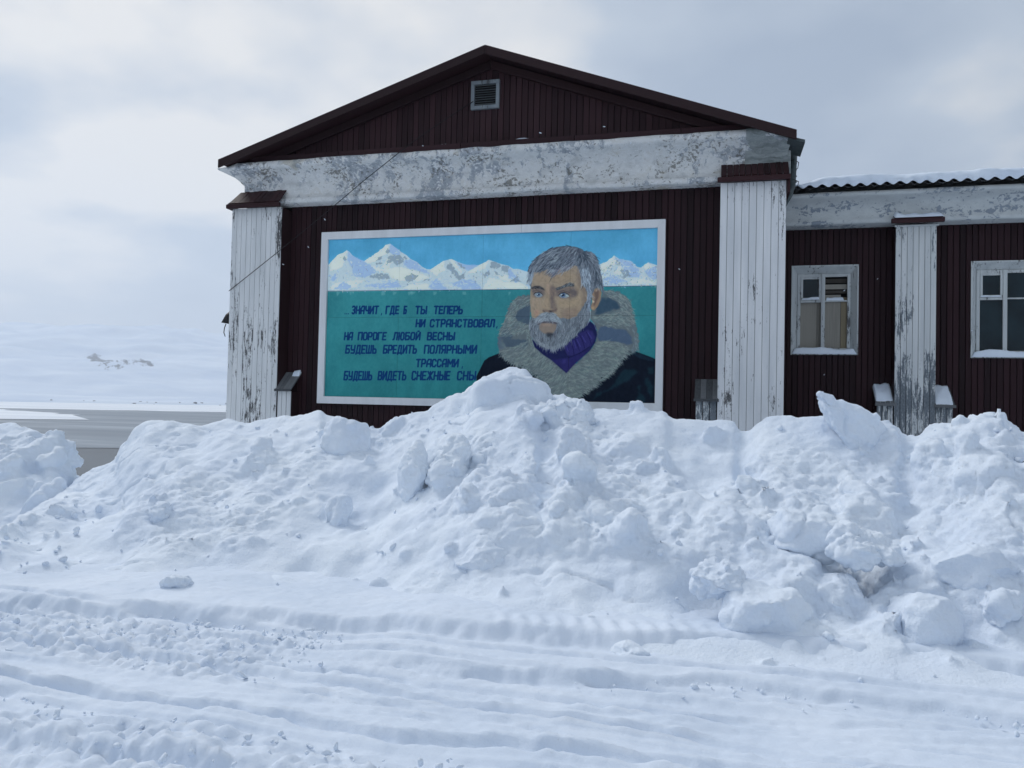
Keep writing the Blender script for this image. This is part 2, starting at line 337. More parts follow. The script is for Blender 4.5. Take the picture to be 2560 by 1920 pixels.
# board facing of the front wall
fwall = MB().box(-7.6, .2, 12.352, 12.395, 0, 5.2).build('front_wall', MT['black_gap'], hall)
def plank(x0, x1, y, z0, z1a, z1b, mat, parent, th=.02, gap=.005, z0b=None, jit=.003):
    y += rnd.uniform(-jit, jit); z0b = z0 if z0b is None else z0b; a, c = x0+gap, x1-gap
    e_ = .004   # eased front edges
    MB().add([(a+e_, y, z0), (c-e_, y, z0b), (c, y+e_, z0b), (c, y+th, z0b), (a, y+th, z0), (a, y+e_, z0), (a+e_, y, z1a), (c-e_, y, z1b), (c, y+e_, z1b), (c, y+th, z1b), (a, y+th, z1a), (a, y+e_, z1a)],
             [(0, 1, 7, 6), (1, 2, 8, 7), (2, 3, 9, 8), (3, 4, 10, 9), (4, 5, 11, 10), (5, 0, 6, 11), (6, 7, 8, 9, 10, 11), (5, 4, 3, 2, 1, 0)]).build('plank', mat, parent)
x = -7.43
while x < .04:
    w_ = .1+rnd.uniform(-.004, .004); plank(x, min(x+w_, .06), 12.33, .2, 5.18, 5.18, MT['brown'], fwall); x += w_
# gable boards
gab = MB().add([(-8.1, 12.05, 5.8), (.8, 12.05, 5.8), (.8, 12.05, rz(.8, -.2)), (RX, 12.05, RZ-.2), (-8.1, 12.05, rz(-8.1, -.2)), (-8.1, 12.09, 5.8), (.8, 12.09, 5.8), (.8, 12.09, rz(.8, -.2)), (RX, 12.09, RZ-.2), (-8.1, 12.09, rz(-8.1, -.2))],
      [(0, 1, 2, 3, 4), (9, 8, 7, 6, 5), (0, 5, 6, 1), (1, 6, 7, 2), (2, 7, 8, 3), (3, 8, 9, 4), (4, 9, 5, 0)]).build('gable_wall', MT['black_gap'], hall)
x = -8.0
while x < .75:
    w_ = .1+rnd.uniform(-.005, .005)
    if rz(x, -.17) > 5.9 and rz(x+w_, -.17) > 5.9: plank(x, x+w_, 12.025, 5.86, rz(x, -.17), rz(x+w_, -.17), MT['brown_gable'], gab, jit=.004)
    x += w_
# board along the gable foot, in lengths
for xa, xb in ((-8.02, -6.3), (-6.29, -4.1), (-4.09, -2.2), (-2.19, -.55), (-.54, .6)):
    MB().box(xa, xb, 11.88+rnd.uniform(0, .02), 12.02, 5.805+rnd.uniform(0, .012), 5.915+rnd.uniform(-.01, .012)).build('foot_board', MT['brown_gable'], hall, bevel=.006)
# roof and barge boards
roof = MB()
for xa, za, xb, zb in ((LX, LZ, RX, RZ), (EX, EZ, RX, RZ)):
    roof.hexa([(xa, 11.62, za-.05), (xb, 11.62, zb-.05), (xb, 24.2, zb-.05), (xa, 24.2, za-.05), (xa, 11.62, za-.004), (xb, 11.62, zb-.004), (xb, 24.2, zb-.004), (xa, 24.2, za-.004)])
roof = roof.build('roof', MT['roof_sheet'], hall)
def rake(xa, za, xb, zb, y0, y1, d0, d1, name):
    MB().hexa([(xa, y0, za-d1), (xb, y0, zb-d1), (xb, y1, zb-d1), (xa, y1, za-d1), (xa, y0, za-d0), (xb, y0, zb-d0), (xb, y1, zb-d0), (xa, y1, za-d0)]).build(name, MT['brown_trim'], roof, bevel=.006)
rake(LX, LZ, RX-.002, RZ, 11.585, 11.618, 0, .145, 'barge_board'); rake(RX+.002, RZ, EX, EZ, 11.585, 11.618, 0, .145, 'barge_board')
rake(LX+.55, rz(LX+.55), RX-.002, RZ, 11.93, 11.99, .10, .235, 'rake_trim'); rake(RX+.002, RZ, EX-.78, rz(EX-.78), 11.93, 11.99, .10, .235, 'rake_trim')
rake(LX+.02, rz(LX+.02), RX-.002, RZ, 11.63, 12.3, .055, .075, 'soffit_board'); rake(RX+.002, RZ, EX-.02, rz(EX-.02), 11.63, 12.3, .055, .075, 'soffit_board')
MB().hexa([(EX-.1, 11.75, EZ-.075), (EX+.13, 11.75, EZ-.145), (EX+.13, 12.4, EZ-.145), (EX-.1, 12.4, EZ-.075), (EX-.1, 11.75, EZ-.03), (EX+.13, 11.75, EZ-.10), (EX+.13, 12.4, EZ-.10), (EX-.1, 12.4, EZ-.03)]).build('gutter_edge', MT['pipe'], roof)
# cornice: swept moulding with crumbled edges
def cornice(name, prof, xl, xr, y, mat, parent, ret_l=True, right_k=.3, grow=0., seed=0, step=.06, back=23., amp=.007):
    prof = np.array(prof, float); path = []
    n = int((xr-xl)/step)
    for k in range(n+1): path.append(('f', xr+(xl-xr)*k/n))
    rows = []
    for typ, x in path:
        t = (x-xl)/(xr-xl); d = prof[:, 0]+grow
        xx = np.where(True, x, x)+(-d*max(0, 1-t*60) if ret_l else 0)+d*right_k*max(0, 1-(1-t)*60)
        rows.append(np.stack([xx, y-d, prof[:, 1]], 1))
    if ret_l:
        for yy in np.linspace(y+.3, back, 6): rows.append(np.stack([xl-prof[:, 0], np.full(len(prof), yy), prof[:, 1]], 1))
    V = np.array(rows); sh = V.shape; P = V.reshape(-1, 3)
    j = np.stack([P[:, 0]*0, fbm(P, .22, 4, seed+1)*amp, fbm(P, .3, 4, seed+2)*amp], 1)
    zc_ = np.array([rz(min(max(v, LX), EX))-.088 for v in P[:, 0]]); P[:, 2] = np.minimum(P[:, 2], zc_) if parent is hall else P[:, 2]
    inner = np.tile(((prof[:, 0] > -.05)).astype(float), sh[0])[:, None]
    o = np_mesh(name, P+j*inner, grid_faces(sh[0], sh[1]), mat, smooth=False, parent=parent); return o
PR = [(-.3, 5.115), (.035, 5.12), (.055, 5.135), (.06, 5.205), (.03, 5.222), (.0, 5.235), (0, 5.33), (0, 5.42), (.0, 5.49), (.03, 5.52), (.065, 5.565), (.12, 5.61), (.19, 5.65), (.27, 5.68), (.32, 5.70), (.335, 5.72), (.335, 5.76), (.33, 5.80), (.29, 5.812), (-.1, 5.80)]
cornice('cornice', PR, -8.28, .985, 12.13, MT['plaster'], hall)
cornice('cement_patch', [(p[0]*.97+.02, p[1]) for p in PR if p[1] > 5.2], .40, 1.0, 12.125, MT['plaster_patch'], hall, ret_l=False, seed=9, amp=.02)
MB().box(.90, 1.06, 12.10, 12.6, 5.1, 5.56).build('corner_block', MT['plaster_patch'], hall, bevel=.02)
# pilasters
def pilaster(xl, xr, y, z1, mat, n, parent, z0=0., core='brown_trim'):
    p = MB().box(xl+.01, xr-.01, y+.02, y+.40, z0, z1).build('pilaster', MT[core], parent)
    e_ = np.linspace(xl, xr, n+1)
    for k in range(n): plank(e_[k], e_[k+1], y, z0, z1, z1, MT[mat], p, gap=.0026, jit=.0015)
    return p
pilaster(-8.43, -7.43, 12.0, 5.04, 'white', 10, hall); pilaster(.045, .995, 12.0, 5.07, 'white_r', 9, hall)
def capital(xl, xr, zb, zt, y0, y1, parent, n=10, side_l=False, side_r=False):
    cpt = MB().box(xl, xr, y0, y0+.06, zb-.035, zb+.04).build('pilaster_cap', MT['brown_cap'], parent, bevel=.012)
    e_ = np.linspace(xl+.05, xr-.02, n+1)
    for k in range(n):
        a, c = e_[k]+.003, e_[k+1]-.003; j = rnd.uniform(-.006, .006); xa, xc = a+.07*(1-k/n), c+.07*(1-(k+1)/n)*0+.07*(1-(k+1)/n)
        if not side_l: xa, xc = a, c
        MB().hexa([(a, y0+.035, zb+.042), (c, y0+.035, zb+.042), (xc, y1, zt-.02+j), (xa, y1, zt-.02+j), (a, y0+.02, zb+.062), (c, y0+.02, zb+.062), (xc, y1, zt+j), (xa, y1, zt+j)]).build('cap_board', MT['brown_cap'], cpt)
    if side_l:
        MB().hexa([(xl-.01, y0+.06, zb+.03), (xl+.02, y0+.03, zb+.03), (xl+.13, y1, zt-.06), (xl+.10, y1+.02, zt-.06), (xl-.01, y0+.06, zb+.055), (xl+.02, y0+.03, zb+.055), (xl+.13, y1, zt-.03), (xl+.10, y1+.02, zt-.03)]).build('cap_board', MT['grey_wood'], cpt)
        MB().box(xl, xl+.05, y0+.06, y1+.3, zb-.03, zb+.035).build('cap_edge', MT['brown_cap'], cpt)
    if side_r: MB().box(xr-.045, xr-.005, y0+.062, y1+.3, zb-.22, zb+.03).build('cap_edge', MT['brown_cap'], cpt)
    return cpt
capital(-8.47, -7.40, 5.055, 5.375, 11.86, 12.12, hall, 10, side_l=True)
capital(.0, 1.045, 5.09, 5.385, 11.86, 12.11, hall, 11, side_r=True)
# pedestals at the pilaster feet
def pedestal(xl, xr, y, zt, parent, mat, slope='y', n=3, capm='grey_wood'):
    p = MB().box(xl+.01, xr-.01, y+.02, y+.32, 0, zt-.03).build('pedestal', MT['brown_trim'], parent)
    e_ = np.linspace(xl, xr, n+1)
    for k in range(n): plank(e_[k], e_[k+1], y, 0, zt-.02, zt-.02, MT[mat], p, gap=.004)
    e_ = np.linspace(xl-.02, xr+.02, n+2)
    for k in range(n+1):
        MB().hexa([(e_[k]+.002, y-.04, zt-.012), (e_[k+1]-.002, y-.04, zt-.012), (e_[k+1]-.002, y+.31, zt+.30), (e_[k]+.002, y+.31, zt+.30), (e_[k]+.002, y-.05, zt+.012), (e_[k+1]-.002, y-.05, zt+.012), (e_[k+1]-.002, y+.30, zt+.325), (e_[k]+.002, y+.30, zt+.325)]).build('cap_board', MT[capm], p)
    MB().box(xl-.03, xr+.03, y-.062, y-.052, zt-.025, zt+.018).build('cap_edge', MT['grey_wood'], p)
pedestal(-7.425, -7.16, 12.03, 1.81, hall, 'white'); pedestal(-.27, .04, 12.03, 1.78, hall, 'white_w')
# louvred vent
vt = MB(); X0, X1, Z0, Z1, YV = -3.965, -3.478, 6.50, 6.975, 12.0
for a in ((X0, X1, Z1-.06, Z1), (X0, X1, Z0, Z0+.06), (X0, X0+.06, Z0+.0605, Z1-.0605), (X1-.06, X1, Z0+.0605, Z1-.0605)): vt.box(a[0], a[1], YV-.025, YV+.03, a[2], a[3])
vt = vt.build('vent', MT['vent'], hall, bevel=.006)
MB().box(X0+.05, X1-.05, YV+.022, YV+.028, Z0+.05, Z1-.05).build('vent_back', MT['black_gap'], vt)
for k in range(9):
    z = Z0+.07+k*.039
    MB().hexa([(X0+.062, YV-.018, z), (X1-.062, YV-.018, z), (X1-.062, YV+.02, z+.028), (X0+.062, YV+.02, z+.028), (X0+.062, YV-.018, z+.006), (X1-.062, YV-.018, z+.006), (X1-.062, YV+.02, z+.034), (X0+.062, YV+.02, z+.034)]).build('slat', MT['slat'], vt)
# downpipe at the inner corner
dp = MB().tube([(1.14, 12.5, 5.62), (1.13, 12.5, 5.4), (1.12, 12.5, 5.12), (1.08, 12.52, 4.98), (.98, 12.55, 4.80), (.96, 12.55, 4.4)], .05, 12).build('downpipe', MT['pipe'], hall, smooth=True)
for z in (5.46, 5.36, 5.26, 5.17): MB().tube([(1.128, 12.5, z), (1.128, 12.5, z+.012)], .058, 12).build('pipe_joint', MT['pipe'], dp)
for z in (5.50, 5.20):
    MB().tube([(1.02, 12.5, z), (1.13, 12.45, z+.01), (1.21, 12.5, z-.02), (1.20, 12.55, z-.10), (1.10, 12.46, z-.10)], .007, 6).build('pipe_bracket', MT['iron'], dp)

# ------------------------------------------------------------ the low wing
wing = tag(empty('low_wing', (4.2, 13.8, 0)), 'low dark brown wing with windows and snowy corrugated roof on the right', 'building')
WX1 = 7.2
WIN = [(1.245, 2.245, 2.60, 4.05), (3.932, 4.932, 2.565, 4.06)]
body = MB(); zs = [(.95, WX1, 13.66, 22, -1, 2.5)]
body.box(.95, WX1, 14.0, 22, -1, 5.1)
for a in ((.95, 1.25), (2.24, 3.94), (4.925, WX1)): body.box(a[0], a[1], 13.66, 13.999, -1, 5.0)
for a in WIN: body.box(a[0]+.006, a[1]-.008, 13.66, 13.998, -1, a[2]); body.box(a[0]+.006, a[1]-.008, 13.66, 13.998, a[3], 5.0)
body.build('wall', MT['brown_trim'], wing)
ww = MB()
for a in ((.95, 1.247), (2.243, 3.934), (4.93, WX1)): ww.box(a[0], a[1], 13.622, 13.655, 0, 4.9)
for a in WIN: ww.box(a[0]+.004, a[1]-.004, 13.622, 13.655, 0, a[2]-.002); ww.box(a[0]+.004, a[1]-.004, 13.622, 13.655, a[3]+.002, 4.9)
ww = ww.build('front_wall', MT['black_gap'], wing)
x = .98
while x < WX1-.05:
    w_ = .09+rnd.uniform(-.003, .003); a, c = x, x+w_; hit = None
    for q_ in WIN:
        if c > q_[0]+.012 and a < q_[1]-.012: hit = q_
    if hit:
        plank(a, c, 13.6, .2, hit[2], hit[2], MT['brown'], ww); plank(a, c, 13.6, hit[3], 4.72, 4.72, MT['brown'], ww)
    else: plank(a, c, 13.6, .2, 4.72, 4.72, MT['brown'], ww)
    x += w_
def window(x0, x1, z0, z1, boarded):
    y = 13.575; yi = 13.70; s = .085
    f = MB()      # splayed casing
    o = [(x0, z0), (x1, z0), (x1, z1), (x0, z1)]; i = [(x0+s, z0+.10), (x1-s, z0+.10), (x1-s, z1-.11), (x0+s, z1-.11)]; e = [(x0-.02, z0-.02), (x1+.02, z0-.02), (x1+.02, z1+.02), (x0-.02, z1+.02)]
    V = [(a, y+.005, c) for a, c in o]+[(a, yi, c) for a, c in i]+[(a, y+.004, c) for a, c in e]+[(a, y+.03, c) for a, c in e]
    F = []
    for k in range(4):
        n = (k+1) % 4; F += [(k, n, 4+n, 4+k), (8+k, 8+n, n, k), (12+k, 12+n, 8+n, 8+k)]
    win = f.add(V, F).build('window', MT['white_win'], wing)
    L, R, B, T = x0+s, x1-s, z0+.10, z1-.11; xm = x0+.488
    def bar(a, c, lo, hi, ya, yb, name='sash_bar', mat='white_win'): MB().box(a, c, ya, yb, lo, hi).build(name, MT[mat], win, bevel=.004)
    bar(xm-.03, xm+.03, B, T, yi-.035, yi+.03, 'mullion')
    bar(L, L+.05, B, T, yi-.02, yi+.025); bar(R-.05, R, B, T, yi-.02, yi+.025); bar(L+.0505, xm-.0305, T-.05, T, yi-.018, yi+.025); bar(xm+.0305, R-.0505, T-.05, T, yi-.018, yi+.025)
    zm = z1-.565
    bar(L+.0505, xm-.0305, zm-.022, zm+.018, yi-.025, yi+.024); bar(xm+.0305, R-.0505, zm-.012, zm+.012, yi-.015, yi+.024)
    a, c, lo, hi = L+.052, xm-.033, zm+.02, T-.052      # small hinged vent sash
    for bx_ in ((a, c, hi-.035, hi), (a, c, lo, lo+.035), (a, a+.035, lo+.0355, hi-.0355), (c-.035, c, lo+.0355, hi-.0355)): bar(bx_[0], bx_[1], bx_[2], bx_[3], yi-.03, yi+.01, 'vent_sash')
    MB().box(a+.03, c-.03, yi-.004, yi+.002, lo+.03, hi-.03).build('pane', MT['glass'], win)
    if boarded:
        yb = yi+.03
        MB().box(L, xm-.09, yb, yb+.02, B-.02, zm).build('board', MT['board'], win); MB().box(xm-.085, xm, yb+.012, yb+.03, B-.02, zm).build('board', MT['board'], win)
        MB().box(xm, xm+.28, yb, yb+.02, B-.02, zm).build('board', MT['board'], win); MB().box(xm+.286, R, yb-.006, yb+.016, B-.02, zm).build('board', MT['board_tan'], win)
        for lo, hi, m, xe in ((zm+.01, zm+.11, 'board', xm+.285), (zm+.135, zm+.185, 'board_dark', R), (zm+.205, zm+.285, 'board', R), (zm+.31, zm+.38, 'board_dark', R), (zm+.02, zm+.07, 'board_tan', R)):
            MB().box(xm+.0 if m != 'board_tan' else xm+.30, xe, yb+rnd.uniform(.01, .02), yb+.04, lo, hi).build('board', MT[m], win)
    else:
        for bx_ in ((L+.05, xm-.03, B, zm-.02), (xm+.03, R-.05, B, zm-.01), (xm+.03, R-.05, zm+.01, T-.05)): MB().box(bx_[0], bx_[1], yi+.004, yi+.009, bx_[2], bx_[3]).build('pane', MT['glass'], win)
    MB().box(x0, x1, yi+.13, yi+.15, z0, z1).build('dark_room', MT['black_gap'], win)
    return win
window(*WIN[0], True); window(*WIN[1], False)
wp = pilaster(2.755, 3.345, 13.3, 4.62, 'white_w', 7, wing)
MB().box(2.73, 3.37, 13.26, 13.299, 4.60, 4.625).build('necking', MT['white_w'], wp, bevel=.005)
capital(2.66, 3.42, 4.665, 4.79, 13.13, 13.30, wing, 6)
pedestal(2.505, 2.75, 13.33, 1.78, wing, 'white_w', n=3); pedestal(3.35, 3.60, 13.33, 1.77, wing, 'white_w', n=3)
PW = [(-.3, 4.675), (.0, 4.68), (.02, 4.69), (.02, 4.75), (.0, 4.77), (0, 4.86), (0, 4.95), (.03, 4.99), (.08, 5.03), (.15, 5.06), (.22, 5.08), (.24, 5.10), (.24, 5.15), (-.1, 5.17)]
cornice('cornice', PW, 1.0, WX1, 13.32, MT['plaster_wing'], wing, ret_l=False, seed=4, amp=.004)
# corrugated roof
def corr(name, y0, y1, z0, slope, mat, parent, th, front_fn=None, top=False):
    nx = int((WX1-1.12)/.0125); X = np.linspace(1.12, WX1, nx); wv = .024*np.cos(2*np.pi*(X-1.34)/.19)
    return X, wv
X, wv = corr('', 0, 0, 0, 0, None, None, 0)
rows = []
for y, dz in ((12.98, 0), (12.98, .012), (21, 0.)):
    rows.append(np.stack([X, np.full_like(X, y), 5.205+wv+(y-12.98)*.16+dz], 1))
rows = [rows[0], rows[1], rows[2]]
np_mesh('roof', np.array(rows).reshape(-1, 3), grid_faces(3, len(X)), MT['roof_sheet'], parent=wing)

# ------------------------------------------------------------ snow lying on the buildings
def roof_snow():
    ny = 26; ys = np.concatenate([[12.93, 12.92, 12.93, 12.96], np.linspace(13.0, 14, 12), np.linspace(14.3, 21, 10)])
    dz = np.concatenate([[-.004, .045, .095, .135], np.linspace(.15, .19, 12), np.full(10, .19)])
    XX = np.linspace(1.2, WX1, len(X)); R = []
    for y, d in zip(ys, dz):
        P = p3(XX, np.full_like(XX, y)); nz = fbm(P, .5, 4, 31)
        k = 1-smooth01((d-.016)/.14)
        end = smooth01((XX-1.2)/.5)
        zz = 5.205+wv*k+(max(y, 12.98)-12.98)*.16+(d*(.35+.65*end)+.02)*(1+.14*nz)-.008
        yy = y+.028*fbm(p3(XX, XX*0+d*7), .3, 3, 33)
        R.append(np.stack([XX, yy, zz], 1))
    R.append(R[-1]*1-np.array([0, 0, .25]))
    o = np_mesh('roof_snow', np.array(R).reshape(-1, 3), grid_faces(len(R), len(XX)), MT['snow_soft']); tag(o, 'thick white snow lying on the corrugated wing roof', 'snow', kind='stuff')
roof_snow()
def snow_strip(name, label, pts_fn, u, vprof, kind='stuff', mat='snow_soft'):
    pass
def hump(name, label, x0, x1, y0, y1, zf, h, seed, nx=40, ny=12, mat='snow_soft', edge=.35, wav_=.5):
    xs = np.linspace(x0, x1, nx); ys = np.linspace(y0, y1, ny); XX, YY = np.meshgrid(xs, ys)
    u = (XX-x0)/(x1-x0); v = (YY-y0)/(y1-y0)
    e_ = smooth01(np.minimum(u, 1-u)/.06)*smooth01(v/edge+.0)*smooth01((1-v)/.02+.2)
    n_ = fbm(p3(XX, YY), .22, 4, seed).reshape(XX.shape)
    top = zf(XX, YY)+h*e_*(1+wav_*n_)-.004; V = np.stack([XX, YY, top], -1)
    bot = np.stack([XX, YY, zf(XX, YY)-.006], -1)
    A = V.reshape(-1, 3); B_ = bot.reshape(-1, 3); F = grid_faces(ny, nx); F2 = F[:, ::-1]+len(A); n = len(A)
    rim = np.concatenate([np.arange(nx), np.arange(1, ny)*nx+nx-1, (ny-1)*nx+np.arange(nx-2, -1, -1), np.arange(ny-2, 0, -1)*nx]); r2 = np.roll(rim, -1)
    S = np.stack([rim, rim+n, r2+n, r2], 1)
    return tag(np_mesh(name, np.concatenate([A, B_]), np.concatenate([F, F2, S]), MT[mat]), label, 'snow', kind='stuff')
hump('roof_snow', 'thin snow along the left slope of the gable roof', LX+.05, RX-.2, 11.66, 24, lambda x, y: LZ+(RZ-LZ)*(x-LX)/(RX-LX), .035, 3, nx=90, edge=.004)
hump('roof_snow', 'thin snow along the right slope of the gable roof', RX+.35, EX-.02, 11.66, 24, lambda x, y: EZ+(RZ-EZ)*(EX-x)/(EX-RX), .05, 5, nx=90, edge=.004, wav_=1.0)
hump('sill_snow', 'snow piled on the sill of the boarded window', 1.235, 2.25, 13.555, 13.72, lambda x, y: 2.60+0*x, .085, 7, edge=.12, wav_=.35)
hump('sill_snow', 'snow piled on the sill of the glazed window', 3.92, 4.94, 13.555, 13.72, lambda x, y: 2.565+0*x, .095, 8, edge=.12, wav_=.3)
hump('sill_snow', 'small snow ledge under the vent pane of the boarded window', 1.40, 1.68, 13.655, 13.70, lambda x, y: 3.515+0*x, .035, 9, nx=20, ny=6)
hump('sill_snow', 'small snow ledge under the vent pane of the glazed window', 4.07, 4.36, 13.655, 13.70, lambda x, y: 3.527+0*x, .03, 10, nx=20, ny=6)
hump('sill_snow', 'snow ledge under the stacked boards of the boarded window', 1.78, 2.06, 13.68, 13.73, lambda x, y: 3.50+0*x, .04, 11, nx=20, ny=6)
hump('cap_snow', 'snow on the capital of the wing pilaster', 2.70, 3.40, 13.10, 13.26, lambda x, y: 4.712+(y-13.1)*.45, .035, 12, wav_=.8)
hump('cap_snow', 'snow covering the pedestal cap left of the wing pilaster', 2.49, 2.75, 13.30, 13.62, lambda x, y: 1.805+(y-13.30)*.88, .06, 13, nx=24, wav_=1.0)
hump('cap_snow', 'snow covering the pedestal cap right of the wing pilaster', 3.345, 3.60, 13.28, 13.62, lambda x, y: 1.80+(y-13.30)*.86, .07, 14, nx=24, wav_=.5)
hump('cap_snow', 'snow lump on the grey pedestal cap beside the left pilaster', -7.28, -7.14, 12.24, 12.33, lambda x, y: 2.05+(y-12.24)*.9, .05, 15, nx=14, ny=8)
for i, (a, c) in enumerate(((-5.95, -4.9), (-4.55, -4.1), (-3.3, -2.75), (-1.75, -1.25), (-.3, .12))):
    hump('ledge_snow', ['long thin snow streak on the ledge left of the vent', 'short snow streak on the ledge under the cable end', 'snow streak on the ledge below the vent', 'snow streak on the gable ledge right of the vent', 'last snow streak near the right end of the gable ledge'][i], a, c, 11.90, 12.0, lambda x, y: 5.915+0*x, .02, 20+i, nx=30, ny=6, wav_=1.2)

# ------------------------------------------------------------ things on the facade
cab = []
for t in np.linspace(0, 1, 24): cab.append((-3.92+(-8.43+3.92)*t, 11.97-.24*math.sin(min(1, t*3.6)*math.pi/2)+.41*max(0, t-.4), 6.63+(3.56-6.63)*t-.06*math.sin(math.pi*t)))
tag(MB().tube(cab, .0062, 6).build('cable', MT['rubber'], smooth=True), 'thin black cable strung slantwise from the vent across the left pilaster', 'cable')
lamp = tag(empty('wall_lamp', (-8.43, 12.25, 3.0)), 'small black wall lamp hanging at the left edge of the left pilaster', 'lamp')
MB().tube([(-8.43, 12.25, 3.24), (-8.52, 12.25, 3.30), (-8.575, 12.25, 3.22)], .014, 8).build('bracket', MT['iron'], lamp)
MB().tube([(-8.575, 12.25, 3.22), (-8.575, 12.25, 3.16), (-8.60, 12.25, 3.00)], .03, 14, .135).build('lamp_shade', MT['iron'], lamp, smooth=True)
MB().tube([(-8.66, 12.25, 3.0), (-8.69, 12.25, 2.93), (-8.70, 12.25, 2.84), (-8.67, 12.25, 2.77)], .008, 6).build('loose_wire', MT['rubber'], lamp)

# ------------------------------------------------------------ the painted board
# ---- mural painting: drawn on a canvas in the board's own plane, carried as vertex colours
MW,MH,MS=5.74,2.77,280
def paint_mural():
    rng=np.random.default_rng(11)
    W,Hh=int(MW*MS),int(MH*MS)
    cv=np.zeros((Hh,W,3))
    HM=np.array([[9.00663150e-03,2.60115018e-04,-7.56169547e+00],[2.94784962e-04,8.20933394e-03,-5.16558186e+00],[1.68680836e-04,2.06272083e-05,1.]])
    FR={'A':(1300,600,8.296),'B':(1300,740,8.296),'C':(1180,580,3.606),'M':(810,590,4.254),'T':(810,730,5.027),'R':(1440,720,5.532),'L':(1220,720,5.723),'P':(780,540,2.458)}
    def cp(f,pts):
        ox,oy,s=FR[f]; p=np.asarray(pts,float); x=ox+p[:,0]/s; y=oy+p[:,1]/s
        q=HM@np.stack([x,y,np.ones_like(x)]); return np.stack([q[0]/q[2],q[1]/q[2]],1)*MS
    def blur(m,r):
        if r<1: return m
        k=np.ones(2*r+1)/(2*r+1)
        for ax in (0,1):
            m=np.apply_along_axis(lambda a:np.convolve(np.pad(a,r,mode='edge'),k,'valid'),ax,m)
        return m
    def pmask(q,soft=1):
        x0=max(int(q[:,0].min())-3-2*soft,0);x1=min(int(q[:,0].max())+4+2*soft,W);y0=max(int(q[:,1].min())-3-2*soft,0);y1=min(int(q[:,1].max())+4+2*soft,Hh)
        if x1<=x0 or y1<=y0: return None
        yy,xx=np.mgrid[y0:y1,x0:x1]; ins=np.zeros(xx.shape,bool)
        n=len(q)
        for i in range(n):
            ax,ay=q[i];bx,by=q[(i+1)%n]
            if ay==by: continue
            c=((ay>yy)!=(by>yy))&(xx<(bx-ax)*(yy-ay)/(by-ay)+ax); ins^=c
        m=ins.astype(float)
        if soft: m=blur(m,soft)
        return y0,y1,x0,x1,m
    def col(c): return np.array(c,float)
    def poly(f,pts,c,soft=1,a=1.,jit=0,c2=None,ang=90):
        q=cp(f,pts)
        if jit: # ragged edge
            out=[]
            for i in range(len(q)):
                p,r=q[i],q[(i+1)%len(q)]; n=max(2,int(np.hypot(*(r-p))/6))
                for k in range(n): out.append(p+(r-p)*k/n+rng.normal(0,jit,2))
            q=np.array(out)
        r=pmask(q,soft)
        if r is None: return
        y0,y1,x0,x1,m=r; m=(m*a)[...,None]; C=col(c)
        if c2 is not None:
            yy,xx=np.mgrid[y0:y1,x0:x1]; d=np.cos(np.radians(ang))*xx+np.sin(np.radians(ang))*yy; d=(d-d.min())/(np.ptp(d)+1e-6)
            C=C+(col(c2)-C)*d[...,None]
        cv[y0:y1,x0:x1]=cv[y0:y1,x0:x1]*(1-m)+C*m
    def seg(p,r,w0,w1,c,a=1.,soft=.8):
        x0=max(int(min(p[0],r[0])-w0-3),0);x1=min(int(max(p[0],r[0])+w0+4),W);y0=max(int(min(p[1],r[1])-w0-3),0);y1=min(int(max(p[1],r[1])+w0+4),Hh)
        if x1<=x0 or y1<=y0: return
        yy,xx=np.mgrid[y0:y1,x0:x1]; d=r-p; L=max(d@d,1e-6); t=np.clip(((xx-p[0])*d[0]+(yy-p[1])*d[1])/L,0,1)
        ds=np.hypot(xx-p[0]-t*d[0],yy-p[1]-t*d[1]); m=np.clip((w0+(w1-w0)*t-ds)/soft+.5,0,1)[...,None]*a
        cv[y0:y1,x0:x1]=cv[y0:y1,x0:x1]*(1-m)+col(c)*m
    def line(f,pts,wd,c,a=1.,soft=.8):
        q=cp(f,pts)
        for i in range(len(q)-1): seg(q[i],q[i+1],wd/2,wd/2,c,a,soft)
    def hairs(f,pts,n,ang,ln,wd,cols,a=.8,curl=18):
        q=cp(f,pts); r=pmask(q,0)
        if r is None: return
        y0,y1,x0,x1,m=r; ys,xs=np.nonzero(m>.5)
        if len(xs)==0: return
        for k in rng.integers(0,len(xs),n):
            p=np.array([xs[k]+x0,ys[k]+y0],float)
            th=ang(p) if callable(ang) else ang
            th=np.radians(th+rng.normal(0,curl)); L=rng.uniform(*ln); w=rng.uniform(*wd); c=col(cols[rng.integers(len(cols))])+rng.normal(0,4)
            d=np.array([np.cos(th),np.sin(th)]); th2=th+rng.normal(0,.25); d2=np.array([np.cos(th2),np.sin(th2)])
            mid=p+d*L*.55; seg(p,mid,w,w*.9,c,a); seg(mid,mid+d2*L*.45,w*.9,.25,c,a)
    def fld(f,guides): # nearest guide direction field
        g=[]
        for pts in guides:
            q=cp(f,pts)
            for i in range(len(q)-1): g.append(((q[i]+q[i+1])/2,np.degrees(np.arctan2(*(q[i+1]-q[i])[::-1]))))
        P=np.array([x[0] for x in g]);A=np.radians([x[1] for x in g])
        def fn(p):
            wgt=1/(((P-p)**2).sum(1)+30)**1.5; return np.degrees(np.arctan2((wgt*np.sin(A)).sum(),(wgt*np.cos(A)).sum()))
        return fn
    yy,xx=np.mgrid[0:Hh,0:W]
    def vn(sx,sy,seed):
        r=np.random.default_rng(seed); gx,gy=int(W/sx)+3,int(Hh/sy)+3; g=r.random((gy,gx)); X=xx/sx;Y=yy/sy; i=X.astype(int);j=Y.astype(int);u=X-i;v=Y-j;u=u*u*(3-2*u);v=v*v*(3-2*v)
        return (g[j,i]*(1-u)+g[j,i+1]*u)*(1-v)+(g[j+1,i]*(1-u)+g[j+1,i+1]*u)*v
    # sky and sea
    hz=.905*MS
    t=np.clip(yy/hz,0,1)[...,None]
